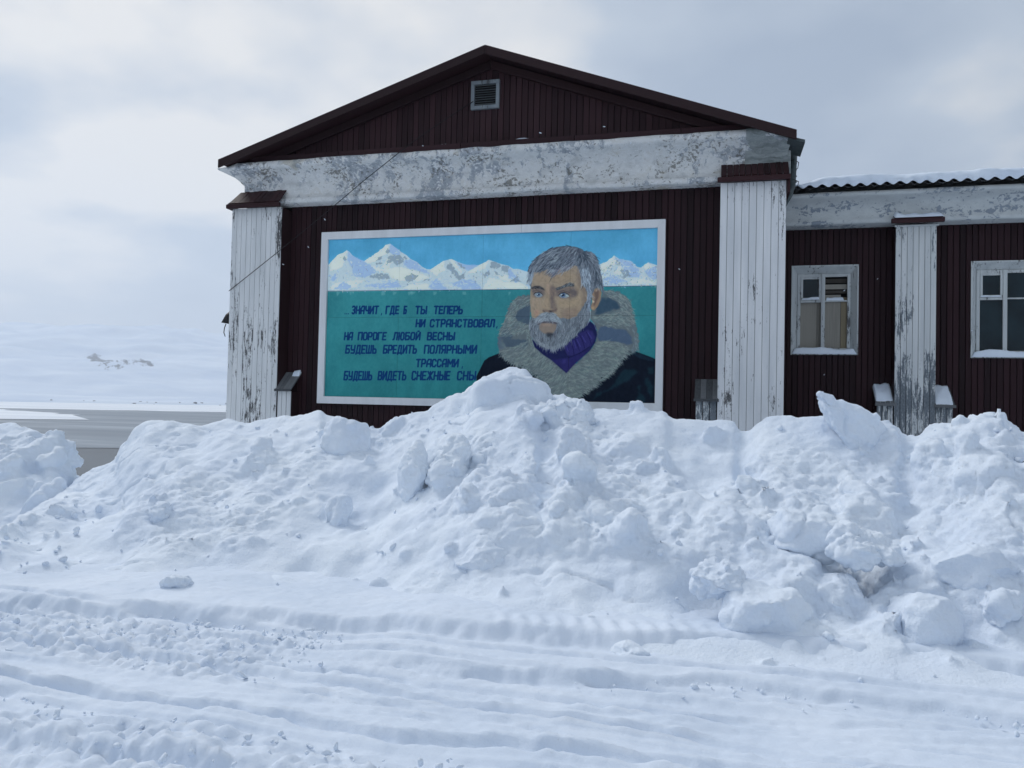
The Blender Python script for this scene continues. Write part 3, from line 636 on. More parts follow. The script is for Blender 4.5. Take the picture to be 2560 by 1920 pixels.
    cv[:]=col((80,150,188))*(1-t)+col((92,166,212))*t
    cv+=((vn(120,60,1)-.5)*16+(vn(30,50,2)-.5)*7)[...,None]*np.array([.8,.9,1])
    s=(yy>hz)[...,None]; tt=np.clip((yy-hz)/(Hh-hz),0,1)[...,None]
    sea=col((50,122,132))*(1-tt)+col((40,112,120))*tt+((vn(45,90,3)-.5)*12+(vn(160,110,4)-.5)*12)[...,None]*np.array([.5,.9,.9])
    cv[:]=np.where(s,sea,cv)
    # mountains
    LT,SH,RK,MID=(214,214,208),(150,173,212),(128,142,158),(186,196,206)
    ridge=[(20,320),(50,300),(130,215),(150,195),(200,180),(240,150),(265,165),(300,205),(360,245),(425,268),(500,220),(600,150),(650,100),(700,80),(760,125),(820,170),(880,205),(920,245),(985,275),(1040,325),(1090,352),(1130,355),(1200,310),(1280,262),(1355,243),(1420,275),(1500,305),(1590,318),(1640,310),(1700,285),(1755,252),(1820,275),(1890,300),(1960,315),(2010,350),(2070,350),(2130,370),(2250,400),(2250,565),(1350,575),(20,592)]
    poly('M',ridge,MID,1)
    rr=[(1120,330),(1150,290),(1210,270),(1285,215),(1330,245),(1430,260),(1490,315),(1525,320),(1590,275),(1640,290),(1700,310),(1700,485),(1120,494)]
    poly('C',rr,MID,1)
    # lit flanks / shaded flanks
    for f,P_ in [('M',[(50,300),(130,215),(200,180),(240,150),(235,230),(215,260),(190,330),(120,350),(60,380)]),('M',[(425,268),(600,150),(650,100),(690,90),(670,180),(600,220),(560,260),(480,290)]),('M',[(620,330),(660,260),(690,210),(720,230),(700,300),(690,340)]),
        ('M',[(1130,355),(1280,262),(1270,330),(1290,360),(1200,410),(1150,400)]),('M',[(1330,250),(1380,255),(1430,330),(1480,400),(1440,380),(1380,310)]),('M',[(1520,390),(1700,285),(1755,252),(1740,300),(1690,350),(1600,390)]),('M',[(500,310),(600,350),(820,330),(1000,380),(1120,450),(1000,480),(800,470),(720,440),(680,390),(560,370)]),
        ('M',[(60,560),(120,500),(260,480),(420,470),(330,540),(150,575)]),('M',[(1690,560),(1760,440),(1900,480),(2080,490),(2180,560)]),('M',[(1780,370),(1860,420),(1960,420),(2090,480),(1900,470)]),('M',[(830,560),(960,500),(1120,510),(1100,560)]),
        ('C',[(1150,300),(1210,270),(1285,215),(1290,290),(1240,330),(1190,370),(1170,350)]),('C',[(1280,370),(1330,310),(1360,350),(1320,390)]),('C',[(1420,440),(1520,420),(1660,440),(1660,465),(1450,470)]),('C',[(1525,320),(1590,278),(1620,300),(1600,345)])]:
        poly(f,P_,LT,2,.95,jit=2.2)
    for f,P_ in [('M',[(250,160),(300,205),(425,268),(520,330),(560,380),(430,440),(330,430),(300,400),(290,330),(250,270)]),('M',[(705,85),(760,125),(820,170),(800,210),(740,200),(690,170)]),('M',[(840,270),(920,250),(1040,330),(1120,400),(1000,370),(870,330)]),('M',[(1400,270),(1500,305),(1640,312),(1540,370),(1480,340)]),('M',[(1120,520),(1200,450),(1280,540),(1320,575),(1130,575)]),
        ('M',[(100,560),(200,490),(300,530),(240,570)]),('M',[(1350,500),(1480,460),(1600,470),(1680,560),(1480,570)]),('M',[(60,460),(120,400),(140,430),(100,480)]),('M',[(1960,340),(2080,460),(2050,500),(1960,440)]),('M',[(420,520),(620,500),(780,480),(820,540),(600,560)]),
        ('C',[(1300,235),(1430,265),(1500,330),(1510,410),(1420,400),(1370,330)]),('C',[(1560,350),(1665,300),(1665,430),(1600,410)]),('C',[(1180,430),(1260,390),(1400,440),(1300,475)])]:
        poly(f,P_,SH,2,.8,jit=2.5)
    for f,P_ in [('M',[(670,130),(700,150),(680,180),(655,170)]),('M',[(700,200),(760,190),(840,230),(850,270),(780,310),(720,270),(650,310),(680,240)]),('M',[(560,225),(620,215),(600,250),(570,250)]),('M',[(540,290),(600,280),(620,300),(560,310)]),('M',[(1330,270),(1380,330),(1440,420),(1480,400),(1500,440),(1420,470),(1380,400),(1300,330)]),('M',[(1420,290),(1460,310),(1500,345),(1440,320)]),
        ('M',[(1780,270),(1850,285),(1880,320),(1830,345),(1760,335)]),('M',[(1890,310),(1960,320),(1950,380),(1890,370)]),('M',[(1690,400),(1760,370),(1770,410),(1710,440)]),('M',[(1800,370),(1870,400),(1890,430),(1820,400)]),('M',[(850,440),(930,400),(1010,420),(960,470),(880,490)]),('M',[(480,430),(600,390),(690,410),(700,450),(560,460)]),('M',[(1040,480),(1080,450),(1130,460)]),('M',[(200,220),(230,210),(225,260),(205,250)]),
        ('M',[(1960,500),(2060,430),(2100,490),(2000,480)]),('M',[(860,215),(900,240),(870,250),(840,230)]),('C',[(1330,330),(1400,340),(1440,400),(1370,410)]),('C',[(1300,250),(1340,265),(1330,300),(1290,290)]),('C',[(1240,300),(1265,280),(1250,330),(1225,340)])]:
        poly(f,P_,RK,1,.75,jit=3)
    for reg,fr in ((ridge,'M'),(rr,'C')):
        hairs(fr,reg,480,40,(5,16),(.6,2.2),[LT,SH,RK,SH,LT],.55,50)
    hairs('M',[(40,470),(2180,450),(2180,560),(40,580)],150,0,(8,26),(.8,2.2),[LT,SH,(196,204,214)],.5,12)
    # shore line and drips
    line('M',[(20,586),(820,579),(1350,575),(2250,566)],2.6,(18,60,84))
    line('C',[(1185,492),(1700,484)],2.6,(18,60,84))
    for x in (270,605,730,890,920,1160,1470,1960,130):
        poly('M',[(x,592),(x+rng.uniform(12,60),592),(x+rng.uniform(10,50),592+rng.uniform(20,50)),(x+4,592+rng.uniform(20,40))],(120,165,170),2,.45)
    # coat
    poly('C',[(40,1300),(110,1160),(150,1130),(250,1090),(420,1160),(700,1180),(960,1200),(1300,1100),(1420,1062),(1500,1085),(1620,1130),(1700,1170),(1700,1600),(40,1600)],(7,16,32),1)
    for P_ in [[(660,1130),(820,1130),(860,1170),(700,1290),(560,1370),(400,1440),(240,1550),(260,1480),(480,1370),(560,1260)],[(840,1320),(880,1340),(900,1440),(960,1540),(920,1620),(820,1600),(860,1480)],[(960,1110),(1080,1090),(1080,1200),(1000,1180)],[(940,1250),(1000,1220),(1060,1360),(1060,1560),(980,1420)]]:
        poly('R',P_,(16,44,56),5,.75,jit=3)
    poly('R',[(745,865),(900,910),(1080,980),(1080,1020),(900,980),(760,910)],(18,38,54),3,.8)
    # fur hood
    FL,FM,FS=(130,136,137),(95,102,109),(68,82,100)
    poly('L',[(610,100),(500,105),(400,140),(330,220),(285,310),(255,420),(190,560),(150,680),(135,760),(150,860),(165,930),(230,990),(330,1070),(450,1110),(560,1150),(640,1230),(760,1290),(820,1340),(900,1390),(840,1480),(960,1560),(1100,1640),(1250,1640),(1250,1150),(1130,1190),(1000,1100),(900,1000),(760,900),(640,740),(600,560),(610,300)],FM,2,jit=3)
    poly('R',[(380,40),(470,30),(600,60),(700,130),(760,200),(790,330),(820,470),(860,650),(870,790),(850,870),(740,870),(700,930),(610,1000),(580,1090),(500,1150),(420,1190),(340,1270),(290,1340),(160,1420),(60,1490),(0,1520),(-150,1560),(-150,1100),(0,1040),(160,900),(270,740),(290,560),(200,430),(200,320),(300,260)],FM,2,jit=3)
    poly('L',[(600,250),(520,260),(430,330),(360,410),(440,480),(560,520),(600,500)],FS,4,.95,jit=2)
    poly('L',[(190,620),(240,580),(300,620),(350,680),(330,740),(420,730),(560,740),(600,820),(520,880),(400,840),(300,850),(240,830),(200,720)],FS,4,.85,jit=2.5)
    poly('L',[(140,700),(190,690),(200,820),(230,870),(170,900),(140,840)],(84,96,114),3,.8)
    poly('R',[(370,130),(450,130),(560,190),(610,280),(480,310),(340,360),(260,360),(280,280)],(52,72,92),4,.95,jit=2)
    poly('R',[(330,540),(420,520),(560,570),(680,570),(760,660),(790,760),(700,780),(600,750),(450,740),(320,740),(290,660)],(70,86,112),4,.9,jit=2)
    poly('R',[(0,1150),(150,1080),(280,1060),(320,1120),(200,1190),(60,1230)],(84,102,112),6,.7)
    g1=fld('L',[[(560,130),(420,170),(330,260)],[(330,260),(280,350),(240,480)],[(430,480),(340,520),(220,600)],[(560,560),(470,620),(330,660)],[(400,850),(300,880),(190,900)],[(560,930),(440,980),(300,1030)],[(700,950),(620,1050),(480,1090)],[(830,1020),(760,1120),(620,1170)],[(1000,1150),(900,1230),(760,1260)],[(1050,1260),(980,1350),(860,1420)],[(1180,1260),(1080,1400),(980,1520)]])
    g2=fld('R',[[(400,50),(520,80),(640,140)],[(560,120),(680,220),(740,300)],[(300,380),(450,340),(640,330)],[(500,420),(640,440),(760,520)],[(700,600),(790,680),(840,780)],[(330,800),(480,780),(640,830)],[(250,900),(420,930),(600,980)],[(120,1000),(300,1060),(470,1130)],[(0,1150),(180,1200),(330,1260)],[(-80,1300),(60,1350),(200,1380)]])
    for k in range(150):
        f_=('L','R')[k%2]; c_=rng.uniform((180,450),(1100,1500)) if f_=='L' else rng.uniform((0,60),(820,1450))
        q=cp(f_,[c_])[0].astype(int)
        if not(0<=q[0]<W and 0<=q[1]<Hh): continue
        if abs(cv[q[1],q[0]]-col(FM)).max()>14: continue
        rx,ry=rng.uniform(15,60,2); a_=rng.uniform(0,6.28); P_=[(c_[0]+rx*math.cos(t2+a_)*rng.uniform(.6,1.2),c_[1]+ry*math.sin(t2)*rng.uniform(.6,1.2)) for t2 in np.arange(0,6.28,.6)]
        poly(f_,P_,[(84,102,110),(126,140,140),(92,108,118)][rng.integers(3)],4,.55)
    LP=[(610,100),(500,105),(400,140),(330,220),(285,310),(255,420),(190,560),(160,680),(330,690),(470,640),(600,640),(600,520),(420,470),(380,400),(450,290),(605,250)]
    hairs('L',LP,420,g1,(8,26),(.8,2.4),[FL,FL,FM,(124,140,142),(92,108,116)],.6)
    hairs('L',[(190,860),(420,830),(560,760),(660,800),(800,950),(950,1070),(1130,1190),(1250,1160),(1250,1640),(1000,1580),(850,1480),(890,1390),(760,1280),(560,1140),(330,1060),(220,980)],1500,g1,(12,38),(1.0,3.6),[FL,FL,FM,FM,(128,142,140),(96,106,112),(102,112,118)],.34)
    hairs('L',[(600,480),(650,740),(800,940),(700,900),(560,760),(540,600)],140,70,(8,26),(.8,2),[FL,(130,145,145),FM],.6)
    hairs('R',[(380,40),(470,30),(600,60),(700,130),(760,200),(790,330),(810,470),(740,560),(560,540),(330,520),(220,430),(300,380),(480,330),(620,290),(560,180),(440,120)],520,g2,(8,28),(.8,2.4),[FL,FL,FM,(126,140,140),(96,110,118)],.6)
    hairs('R',[(780,560),(850,640),(865,850),(760,860),(800,760)],120,70,(8,22),(.8,2),[FM,(100,112,124),(120,132,138)],.6)
    hairs('R',[(290,740),(480,730),(700,790),(750,860),(600,1000),(500,1140),(330,1270),(160,1420),(0,1520),(-150,1560),(-150,1100),(0,1040),(160,900)],1500,g2,(12,38),(1.0,3.6),[FL,FL,FM,FM,(134,148,142),(96,106,112),(104,114,118)],.34)
    for k in range(160): # ragged tips over the coat
        t_=rng.random(); a=np.array([(740,865),(600,1000),(500,1145),(340,1270),(160,1415),(20,1500)],float); i=min(int(t_*5),4); p=a[i]+(a[i+1]-a[i])*(t_*5-i)
        q=cp('R',[p,p+np.array([rng.uniform(20,60),rng.uniform(15,50)])]); seg(q[0],q[1],1.8,.3,[FM,FL,(120,134,134)][rng.integers(3)],.8)
    for k in range(150):
        t_=rng.random(); a=np.array([(165,930),(330,1065),(450,1105),(580,1160),(650,1240),(780,1300),(890,1390)],float); i=min(int(t_*6),5); p=a[i]+(a[i+1]-a[i])*(t_*6-i)
        q=cp('L',[p,p+np.array([rng.uniform(-30,10),rng.uniform(20,55)])]); seg(q[0],q[1],1.8,.3,[FM,FL,(100,116,122)][rng.integers(3)],.8)
    # roll-neck
    NV=(46,42,100); ND=(24,28,72)
    poly('B',[(250,900),(300,1060),(480,1220),(680,1350),(820,1480),(960,1600),(1110,1430),(1250,1300),(1450,1130),(1560,960),(1600,800),(1570,620),(1450,520),(1380,560),(1200,760),(1000,960),(680,1110),(420,1010)],ND,2)
    poly('B',[(900,1060),(960,960),(1150,880),(1220,780),(1400,700),(1500,730),(1560,850),(1500,1010),(1350,1110),(1130,1240),(990,1240)],NV,4,.9)
    poly('B',[(650,1330),(960,1290),(1100,1260),(1350,1140),(1480,1080),(1250,1310),(1100,1440),(970,1590),(830,1470)],(40,36,92),4,.9)
    poly('B',[(900,1300),(960,1320),(950,1400),(860,1400)],(62,57,124),5,.5)
    for P_ in [[(900,1060),(930,1170),(990,1260)],[(1060,960),(1110,1120),(1120,1230)],[(1130,880),(1190,1020),(1230,1130)],[(1230,800),(1300,930),(1340,1080)],[(1370,740),(1440,880),(1480,1000)],[(1000,1280),(1230,1190),(1440,1050)]]:
        line('B',P_,3.2,(18,18,58),.75,2)
    for P_ in [[(960,1030),(1000,1150)],[(1120,930),(1160,1080)],[(1290,830),(1360,960)],[(1180,900),(1250,1050)],[(1410,760),(1490,880)]]:
        line('B',P_,3,(82,76,160),.5,3)
    line('B',[(1450,500),(1530,570),(1580,700)],2,(150,160,190),.6,1.5)
    # face
    SK=(150,131,117)
    poly('A',[(250,620),(560,560),(1050,500),(1260,520),(1290,900),(1390,1040),(1410,1400),(1320,1620),(1000,1820),(300,1820),(235,1560),(208,1300),(210,1100),(225,960),(240,850)],SK,1)
    def F(P_,c,soft=5,a=.7): poly('A',P_,c,soft,a)
    F([(1180,560),(1290,900),(1400,1040),(1410,1450),(1250,1560),(1290,1350),(1300,1100),(1190,900)],(118,102,96),8,.75)
    F([(860,680),(1000,650),(1120,760),(1130,860),(900,830)],(150,128,110),10,.6)
    F([(300,700),(560,660),(640,860),(560,930),(330,880)],(156,134,118),12,.7)
    F([(600,700),(900,700),(960,820),(700,900)],(152,128,110),12,.6)
    F([(540,920),(640,900),(640,1080),(590,1200),(560,1100)],(168,140,126),6,.7) # bridge light
    F([(620,960),(720,960),(740,1060),(700,1240),(760,1380),(720,1440),(640,1420),(620,1200)],(100,86,88),6,.8) # nose shade
    F([(480,1260),(560,1160),(610,1260),(610,1420),(500,1440),(455,1400)],(160,138,120),6,.8)
    F([(470,1240),(500,1220),(480,1330),(462,1330)],(178,158,140),3,.5)
    F([(450,1400),(520,1470),(620,1500),(760,1480),(770,1400),(720,1440),(640,1470),(520,1450)],(92,76,78),4,.9)
    F([(600,1460),(690,1455),(700,1490),(620,1500)],(50,42,52),3,.9)
    F([(470,1450),(530,1480),(520,1500),(470,1480)],(64,52,58),3,.8)
    F([(240,960),(420,960),(500,1020),(520,1120),(470,1190),(320,1190),(250,1140)],(104,92,94),6,.8) # socket L
    F([(720,1010),(1100,960),(1200,1060),(1180,1170),(1060,1200),(880,1210),(740,1170)],(104,92,94),7,.8) # socket R
    F([(1020,1040),(1170,1030),(1200,1140),(1050,1190)],(86,78,84),6,.6)
    F([(760,1240),(1100,1230),(1280,1180),(1220,1420),(900,1420),(780,1360)],(160,138,118),12,.8) # cheek R
    F([(230,1230),(430,1230),(420,1420),(330,1560),(280,1480),(240,1380)],(164,142,126),8,.8)
    F([(290,1460),(400,1450),(390,1560),(330,1600)],(170,126,116),6,.6)
    F([(270,1190),(300,1200),(305,1280),(275,1260)],(176,158,140),3,.5)
    F([(900,1420),(1230,1400),(1200,1560),(1000,1680),(860,1600)],(132,112,104),10,.7)
    gf=fld('A',[[(300,700),(600,660)],[(700,760),(1100,700)],[(1180,800),(1260,1000)],[(560,950),(570,1300)],[(800,1300),(1150,1280)],[(1250,1200),(1200,1450)],[(260,1250),(320,1500)],[(900,1500),(1100,1480)]])
    hairs('A',[(290,690),(560,640),(1150,580),(1240,620),(1290,900),(1380,1060),(1390,1400),(1250,1500),(950,1620),(780,1480),(560,1450),(330,1560),(240,1400),(215,1150),(260,900)],420,gf,(12,34),(2.0,5.5),[(164,142,124),(136,114,100),(112,96,90),(172,146,126),(146,122,106),(112,98,92)],.12,25)
    # eyes
    for f_,P_,iris,ir in [('A',[(285,1130),(320,1090),(400,1080),(450,1110),(475,1150),(420,1190),(340,1190)],(382,1132),38),('A',[(795,1150),(840,1100),(920,1085),(990,1120),(1025,1165),(960,1205),(850,1200)],(890,1142),50)]:
        poly(f_,P_,(132,142,154),2,.95)
        ix,iy=iris; circ=[(ix+ir*math.cos(k*.52),iy+ir*math.sin(k*.52)) for k in range(12)]
        poly(f_,circ,(70,88,118),1,.95); poly(f_,[(ix+(x-ix)*.45,iy+(y-iy)*.45) for x,y in circ],(22,28,44),1,.95)
        line(f_,[(ix-ir*.7,iy-ir*.1),(ix-ir*.35,iy-ir*.35)],3,(215,225,230),.9); line(f_,[(ix,iy+ir*.6),(ix+ir*.5,iy+ir*.55)],2.4,(120,145,180),.8)
        line(f_,P_[:4],4,(44,40,50),.9,1.6); line(f_,[P_[3],P_[4]],3,(60,52,60),.8,1.6); line(f_,P_[4:]+P_[:1],2.4,(120,110,116),.7,1.6)
    line('A',[(960,1150),(1010,1165)],4,(196,200,196),.7,2)
    line('A',[(260,1060),(340,1040),(450,1070)],3,(70,62,68),.6,2); line('A',[(800,1080),(900,1050),(1030,1090)],3.5,(70,62,68),.7,2)
    # brows
    F([(215,1000),(300,950),(400,950),(490,1000),(520,1050),(420,1010),(320,985)],(56,54,60),2,.9)
    F([(730,1000),(840,970),(960,910),(1060,890),(1130,930),(1120,965),(1000,960),(880,1000),(760,1040)],(64,66,74),2,.9)
    hairs('A',[(730,1000),(840,970),(960,910),(1060,890),(1130,930),(1000,960),(760,1040)],60,-22,(6,16),(.7,1.6),[(96,102,112),(50,52,60),(122,126,134)],.7,12)
    hairs('A',[(215,1000),(300,950),(400,950),(490,1000),(420,1010)],36,20,(6,14),(.7,1.6),[(74,76,84),(42,42,50)],.7,12)
    # ear
    F([(1480,1150),(1550,1010),(1620,975),(1670,1010),(1695,1100),(1665,1250),(1610,1380),(1540,1460),(1480,1440),(1462,1380),(1500,1280)],(142,116,100),1,1)
    F([(1540,1080),(1600,1030),(1640,1060),(1630,1180),(1580,1300),(1530,1380),(1520,1280),(1560,1200)],(96,78,76),4,.85)
    F([(1570,1030),(1620,985),(1600,1060),(1570,1080)],(178,156,140),3,.7); F([(1500,1240),(1545,1270),(1530,1310),(1500,1290)],(210,190,168),2,.8); F([(1475,1390),(1540,1380),(1530,1445),(1490,1440)],(178,148,116),4,.7)
    # beard
    BM=(106,112,124)
    beard=[(230,440),(300,470),(330,450),(430,370),(520,340),(700,350),(800,440),(950,470),(1080,460),(1180,400),(1290,240),(1380,100),(1440,130),(1460,380),(1450,480),(1380,620),(1230,720),(1180,820),(1060,900),(1000,970),(880,1010),(800,1050),(680,1110),(560,1090),(400,1010),(290,930),(230,820),(190,600)]
    poly('B',beard,BM,2,jit=2)
    poly('B',[(400,580),(460,555),(720,560),(760,600),(740,700),(680,780),(560,790),(480,770),(400,690)],(132,114,106),4,.95)
    poly('B',[(350,560),(430,535),(560,520),(780,540),(830,560),(740,580),(600,550),(440,560),(370,600)],(70,60,70),3,.9)
    poly('B',[(420,580),(520,570),(660,575),(640,620),(480,620)],(156,130,118),4,.6)
    poly('B',[(540,760),(640,760),(700,780),(660,860),(560,850)],(46,48,58),5,.85)
    poly('B',[(350,740),(420,760),(470,900),(500,980),(400,900),(340,820)],(70,70,84),5,.7)
    poly('B',[(700,800),(770,640),(790,760),(730,880)],(74,68,84),4,.7)
    poly('B',[(1100,700),(1250,600),(1380,560),(1230,720),(1100,860),(900,990),(700,1090),(800,960),(1000,850)],(92,100,114),8,.7)
    gb=fld('B',[[(330,470),(280,600),(240,720)],[(240,760),(300,880),(380,980)],[(420,700),(440,850),(500,1000)],[(600,860),(600,960),(610,1080)],[(720,780),(700,900),(680,1050)],[(850,560),(850,720),(800,900)],[(1000,520),(980,700),(900,900)],[(1200,480),(1150,640),(1060,820)],[(1380,250),(1360,420),(1270,640)],[(560,380),(440,420),(340,500)],[(600,380),(740,440),(850,560)]])
    BL=(140,144,156)
    hairs('B',[(230,440),(330,450),(340,600),(420,720),(560,820),(700,800),(800,560),(950,470),(1180,400),(1380,100),(1450,300),(1440,480),(1230,720),(1000,960),(680,1110),(400,1010),(230,820),(190,600)],900,gb,(10,34),(.6,1.8),[BL,BM,BM,(122,128,140),(84,88,100),(134,138,150),(70,73,85),(96,100,112)],.7,12)
    hairs('B',[(330,470),(430,370),(520,340),(700,350),(830,480),(860,580),(780,540),(560,500),(400,540),(330,600)],260,gb,(8,26),(.6,1.6),[BL,BL,(140,148,162),BM,(164,168,178)],.7,14)
    hairs('B',[(280,930),(400,1010),(680,1110),(1000,970),(950,900),(680,1040),(400,950)],130,gb,(10,26),(.6,1.6),[BL,(140,146,158),BM],.7,16)
    line('B',[(1440,130),(1462,330),(1452,480),(1390,610)],2.2,(186,194,206),.6,1.5); line('B',[(215,440),(200,560),(205,700)],2.5,(170,178,196),.6,1.5)
    # hair
    hair=[(160,660),(190,540),(280,420),(420,300),(600,190),(780,140),(950,128),(1060,128),(1180,150),(1290,195),(1335,240),(1470,238),(1560,310),(1620,410),(1640,560),(1690,760),(1720,950),(1748,1060),(1722,1160),(1690,1010),(1620,965),(1550,1005),(1500,1100),(1470,1250),(1450,1420),(1395,1420),(1395,1080),(1330,930),(1275,880),(1250,700),(1230,570),(1150,520),(1050,560),(930,640),(820,600),(760,690),(690,745),(640,650),(560,600),(430,655),(290,670),(255,760),(238,900),(215,950),(190,880),(180,760)]
    poly('A',hair,(96,102,116),1,jit=1.2)
    poly('A',[(1230,300),(1330,240),(1450,300),(1420,420),(1300,480),(1260,620),(1200,520),(1180,420)],(52,62,76),6,.9)
    poly('A',[(800,260),(960,200),(1250,180),(1300,260),(1200,330),(1000,330),(840,300)],(74,76,90),6,.7)
    poly('A',[(1560,500),(1640,620),(1700,860),(1720,1100),(1640,960),(1560,900),(1520,760)],(58,70,84),6,.8)
    poly('A',[(640,380),(780,300),(800,380),(740,470),(600,480)],(142,148,156),6,.7)
    poly('A',[(1300,640),(1380,560),(1430,720),(1430,860),(1370,900),(1310,800)],(138,146,164),7,.7)
    poly('A',[(170,640),(260,580),(300,640),(250,760),(235,900),(195,860)],(136,146,164),5,.7)
    gh=fld('A',[[(760,160),(520,270),(300,420)],[(300,430),(220,560),(190,680)],[(1000,170),(820,300),(620,420)],[(620,420),(480,540),(360,640)],[(1150,250),(980,420),(760,620)],[(1200,400),(1050,500),(860,640)],[(1320,260),(1450,300),(1560,420)],[(1300,420),(1260,520),(1270,660)],[(1360,500),(1340,700),(1380,900)],[(1560,460),(1620,640),(1690,880)],[(1480,600),(1480,800),(1500,1000)],[(1400,950),(1420,1150),(1430,1380)],[(260,680),(230,780),(215,900)]])
    hairs('A',hair,900,gh,(14,42),(.6,2.2),[(108,112,126),(84,90,104),(62,70,84),(146,152,164),(120,124,138),(54,58,72),(128,132,146)],.65,10)
    hairs('A',[(1260,620),(1400,520),(1480,760),(1440,950),(1330,930),(1280,860)],170,gh,(12,36),(.6,1.8),[(170,178,194),(140,148,164),(100,108,124)],.7,10)
    hairs('A',[(1395,950),(1460,1000),(1465,1250),(1450,1420),(1395,1420)],110,88,(10,30),(.6,1.6),[(164,172,192),(130,138,156),(98,104,122)],.75,7)
    hairs('A',[(560,600),(820,560),(1100,500),(1150,530),(930,640),(690,745)],80,140,(14,34),(.6,1.6),[(150,154,166),(92,92,108),(118,110,126)],.75,10)
    hairs('A',[(160,660),(280,640),(240,880),(190,880)],60,105,(12,30),(.6,1.6),[(166,174,190),(128,138,156)],.7,8)
    for P_ in [[(1050,132),(950,105)],[(420,300),(330,370)],[(300,420),(240,440)],[(220,520),(175,570)],[(1330,240),(1390,225)],[(600,190),(680,150)]]: line('A',P_,3,(40,48,64),.85)
    line('A',[(300,410),(600,195),(780,142),(950,130),(1180,152),(1300,200)],2.2,(44,52,66),.6,1.5)
    # lettering
    G={'З':(.8,[[(0,.12),(.2,0),(.75,0),(.95,.15),(.95,.36),(.8,.5),(.35,.5)],[(.8,.5),(.95,.64),(.95,.85),(.75,1),(.2,1),(0,.88)]]),'Н':(1,[[(0,0),(0,1)],[(1,0),(1,1)],[(0,.52),(1,.52)]]),
     'А':(1,[[(0,1),(0,.3),(.3,0),(1,0),(1,1)],[(0,.62),(1,.62)]]),'Ч':(.95,[[(0,0),(0,.42),(.2,.58),(1,.58)],[(1,0),(1,1)]]),'И':(1,[[(0,0),(0,1),(1,0),(1,1)]]),'Т':(1,[[(0,0),(1,0)],[(.5,0),(.5,1)]]),
     'Г':(.85,[[(0,1),(0,0),(1,0)]]),'Д':(1.15,[[(0,1.14),(0,1),(1,1),(1,1.14)],[(.15,1),(.3,0),(.85,0),(.85,1)]]),'Е':(.85,[[(1,0),(0,0),(0,1),(1,1)],[(0,.5),(.85,.5)]]),'Б':(.95,[[(1,0),(0,0),(0,1),(.8,1),(1,.88),(1,.58),(.8,.46),(0,.46)]]),
     'Ы':(1.4,[[(0,0),(0,1),(.5,1),(.65,.88),(.65,.58),(.5,.46),(0,.46)],[(1,0),(1,1)]]),'П':(1,[[(0,1),(0,0),(1,0),(1,1)]]),'Р':(.95,[[(0,1),(0,0),(.8,0),(1,.12),(1,.46),(.8,.58),(0,.58)]]),'Ь':(.9,[[(0,0),(0,1),(.8,1),(1,.88),(1,.58),(.8,.46),(0,.46)]]),
     'С':(.9,[[(1,.2),(.8,0),(.2,0),(0,.15),(0,.85),(.2,1),(.8,1),(1,.8)]]),'В':(.95,[[(0,0),(0,1),(.8,1),(1,.88),(1,.62),(.85,.5),(0,.5)],[(.85,.5),(.95,.38),(.95,.12),(.75,0),(0,0)]]),'О':(.95,[[(.2,0),(.8,0),(1,.15),(1,.85),(.8,1),(.2,1),(0,.85),(0,.15),(.2,0)]]),
     'Л':(1,[[(-.05,1),(.15,.92),(.3,0),(1,0),(1,1)]]),'Ю':(1.35,[[(0,0),(0,1)],[(0,.5),(.4,.5)],[(.55,0),(.85,0),(1,.15),(1,.85),(.85,1),(.55,1),(.4,.85),(.4,.15),(.55,0)]]),'Й':(1,[[(0,0),(0,1),(1,0),(1,1)],[(.35,-.2),(.65,-.2)]]),'У':(1,[[(0,0),(0,.42),(.2,.58),(1,.58)],[(1,0),(1,.85),(.8,1),(.1,1)]]),
     'Ш':(1.35,[[(0,0),(0,1),(1,1),(1,0)],[(.5,0),(.5,1)]]),'Я':(.95,[[(1,1),(1,0),(.2,0),(0,.12),(0,.42),(.2,.55),(1,.55)],[(.5,.55),(0,1)]]),'М':(1.25,[[(0,1),(0,0),(.5,.62),(1,0),(1,1)]]),'Ж':(1.4,[[(.5,0),(.5,1)],[(0,0),(.5,.5),(1,0)],[(0,1),(.5,.5),(1,1)]])}
    TXT=[(172,279,[('ЗНАЧИТ',342,690),('ГДЕ',768,950),('Б',992,1046),('ТЫ',1140,1300),('ТЕПЕРЬ',1372,1750)]),(340,444,[('НИ',1147,1277),('СТРАНСТВОВАЛ',1325,2150)]),(502,608,[('НА',247,368),('ПОРОГЕ',420,790),('ЛЮБОЙ',860,1217),('ВЕСНЫ',1290,1650)]),(664,776,[('БУДЕШЬ',264,667),('БРЕДИТЬ',737,1172),('ПОЛЯРНЫМИ',1252,1926)]),(840,946,[('ТРАССАМИ',1147,1697)]),(992,1110,[('БУДЕШЬ',243,612),('ВИДЕТЬ',670,1040),('СНЕЖНЫЕ',1094,1592),('СНЫ',1668,1915)])]
    IK=(0,44,98)
    for top,bot,words in TXT:
        h=bot-top
        for wd,x0,x1 in words:
            ws=[G[c][0] for c in wd]; gap=.52; tot=sum(ws)+gap*(len(wd)-1); sl=.09*h; st=17.5; k=(x1-x0-st-sl)/tot; x=x0+st/2
            for c,wl in zip(wd,ws):
                for pl in G[c][1]:
                    pts=[(x+px*wl*k+sl*(1-py)+rng.normal(0,.8),top+st/2+py*(h-st)+rng.normal(0,.8)) for px,py in pl]
                    line('T',pts,st*.87/5.027*MS/(101),IK,.95)
                x+=(wl+gap)*k
    for x,y in ((720,276),(2172,440),(1736,946)): line('T',[(x+3,y-8),(x-3,y+14)],4.5,IK)
    for x in (262,284,304): line('T',[(x,272),(x+1,274)],5,IK)
    # weathering
    cv[:]+=((vn(3,3,7)-.5)*5+(vn(9,14,8)-.5)*6)[...,None]
    return np.clip(cv,2,250)
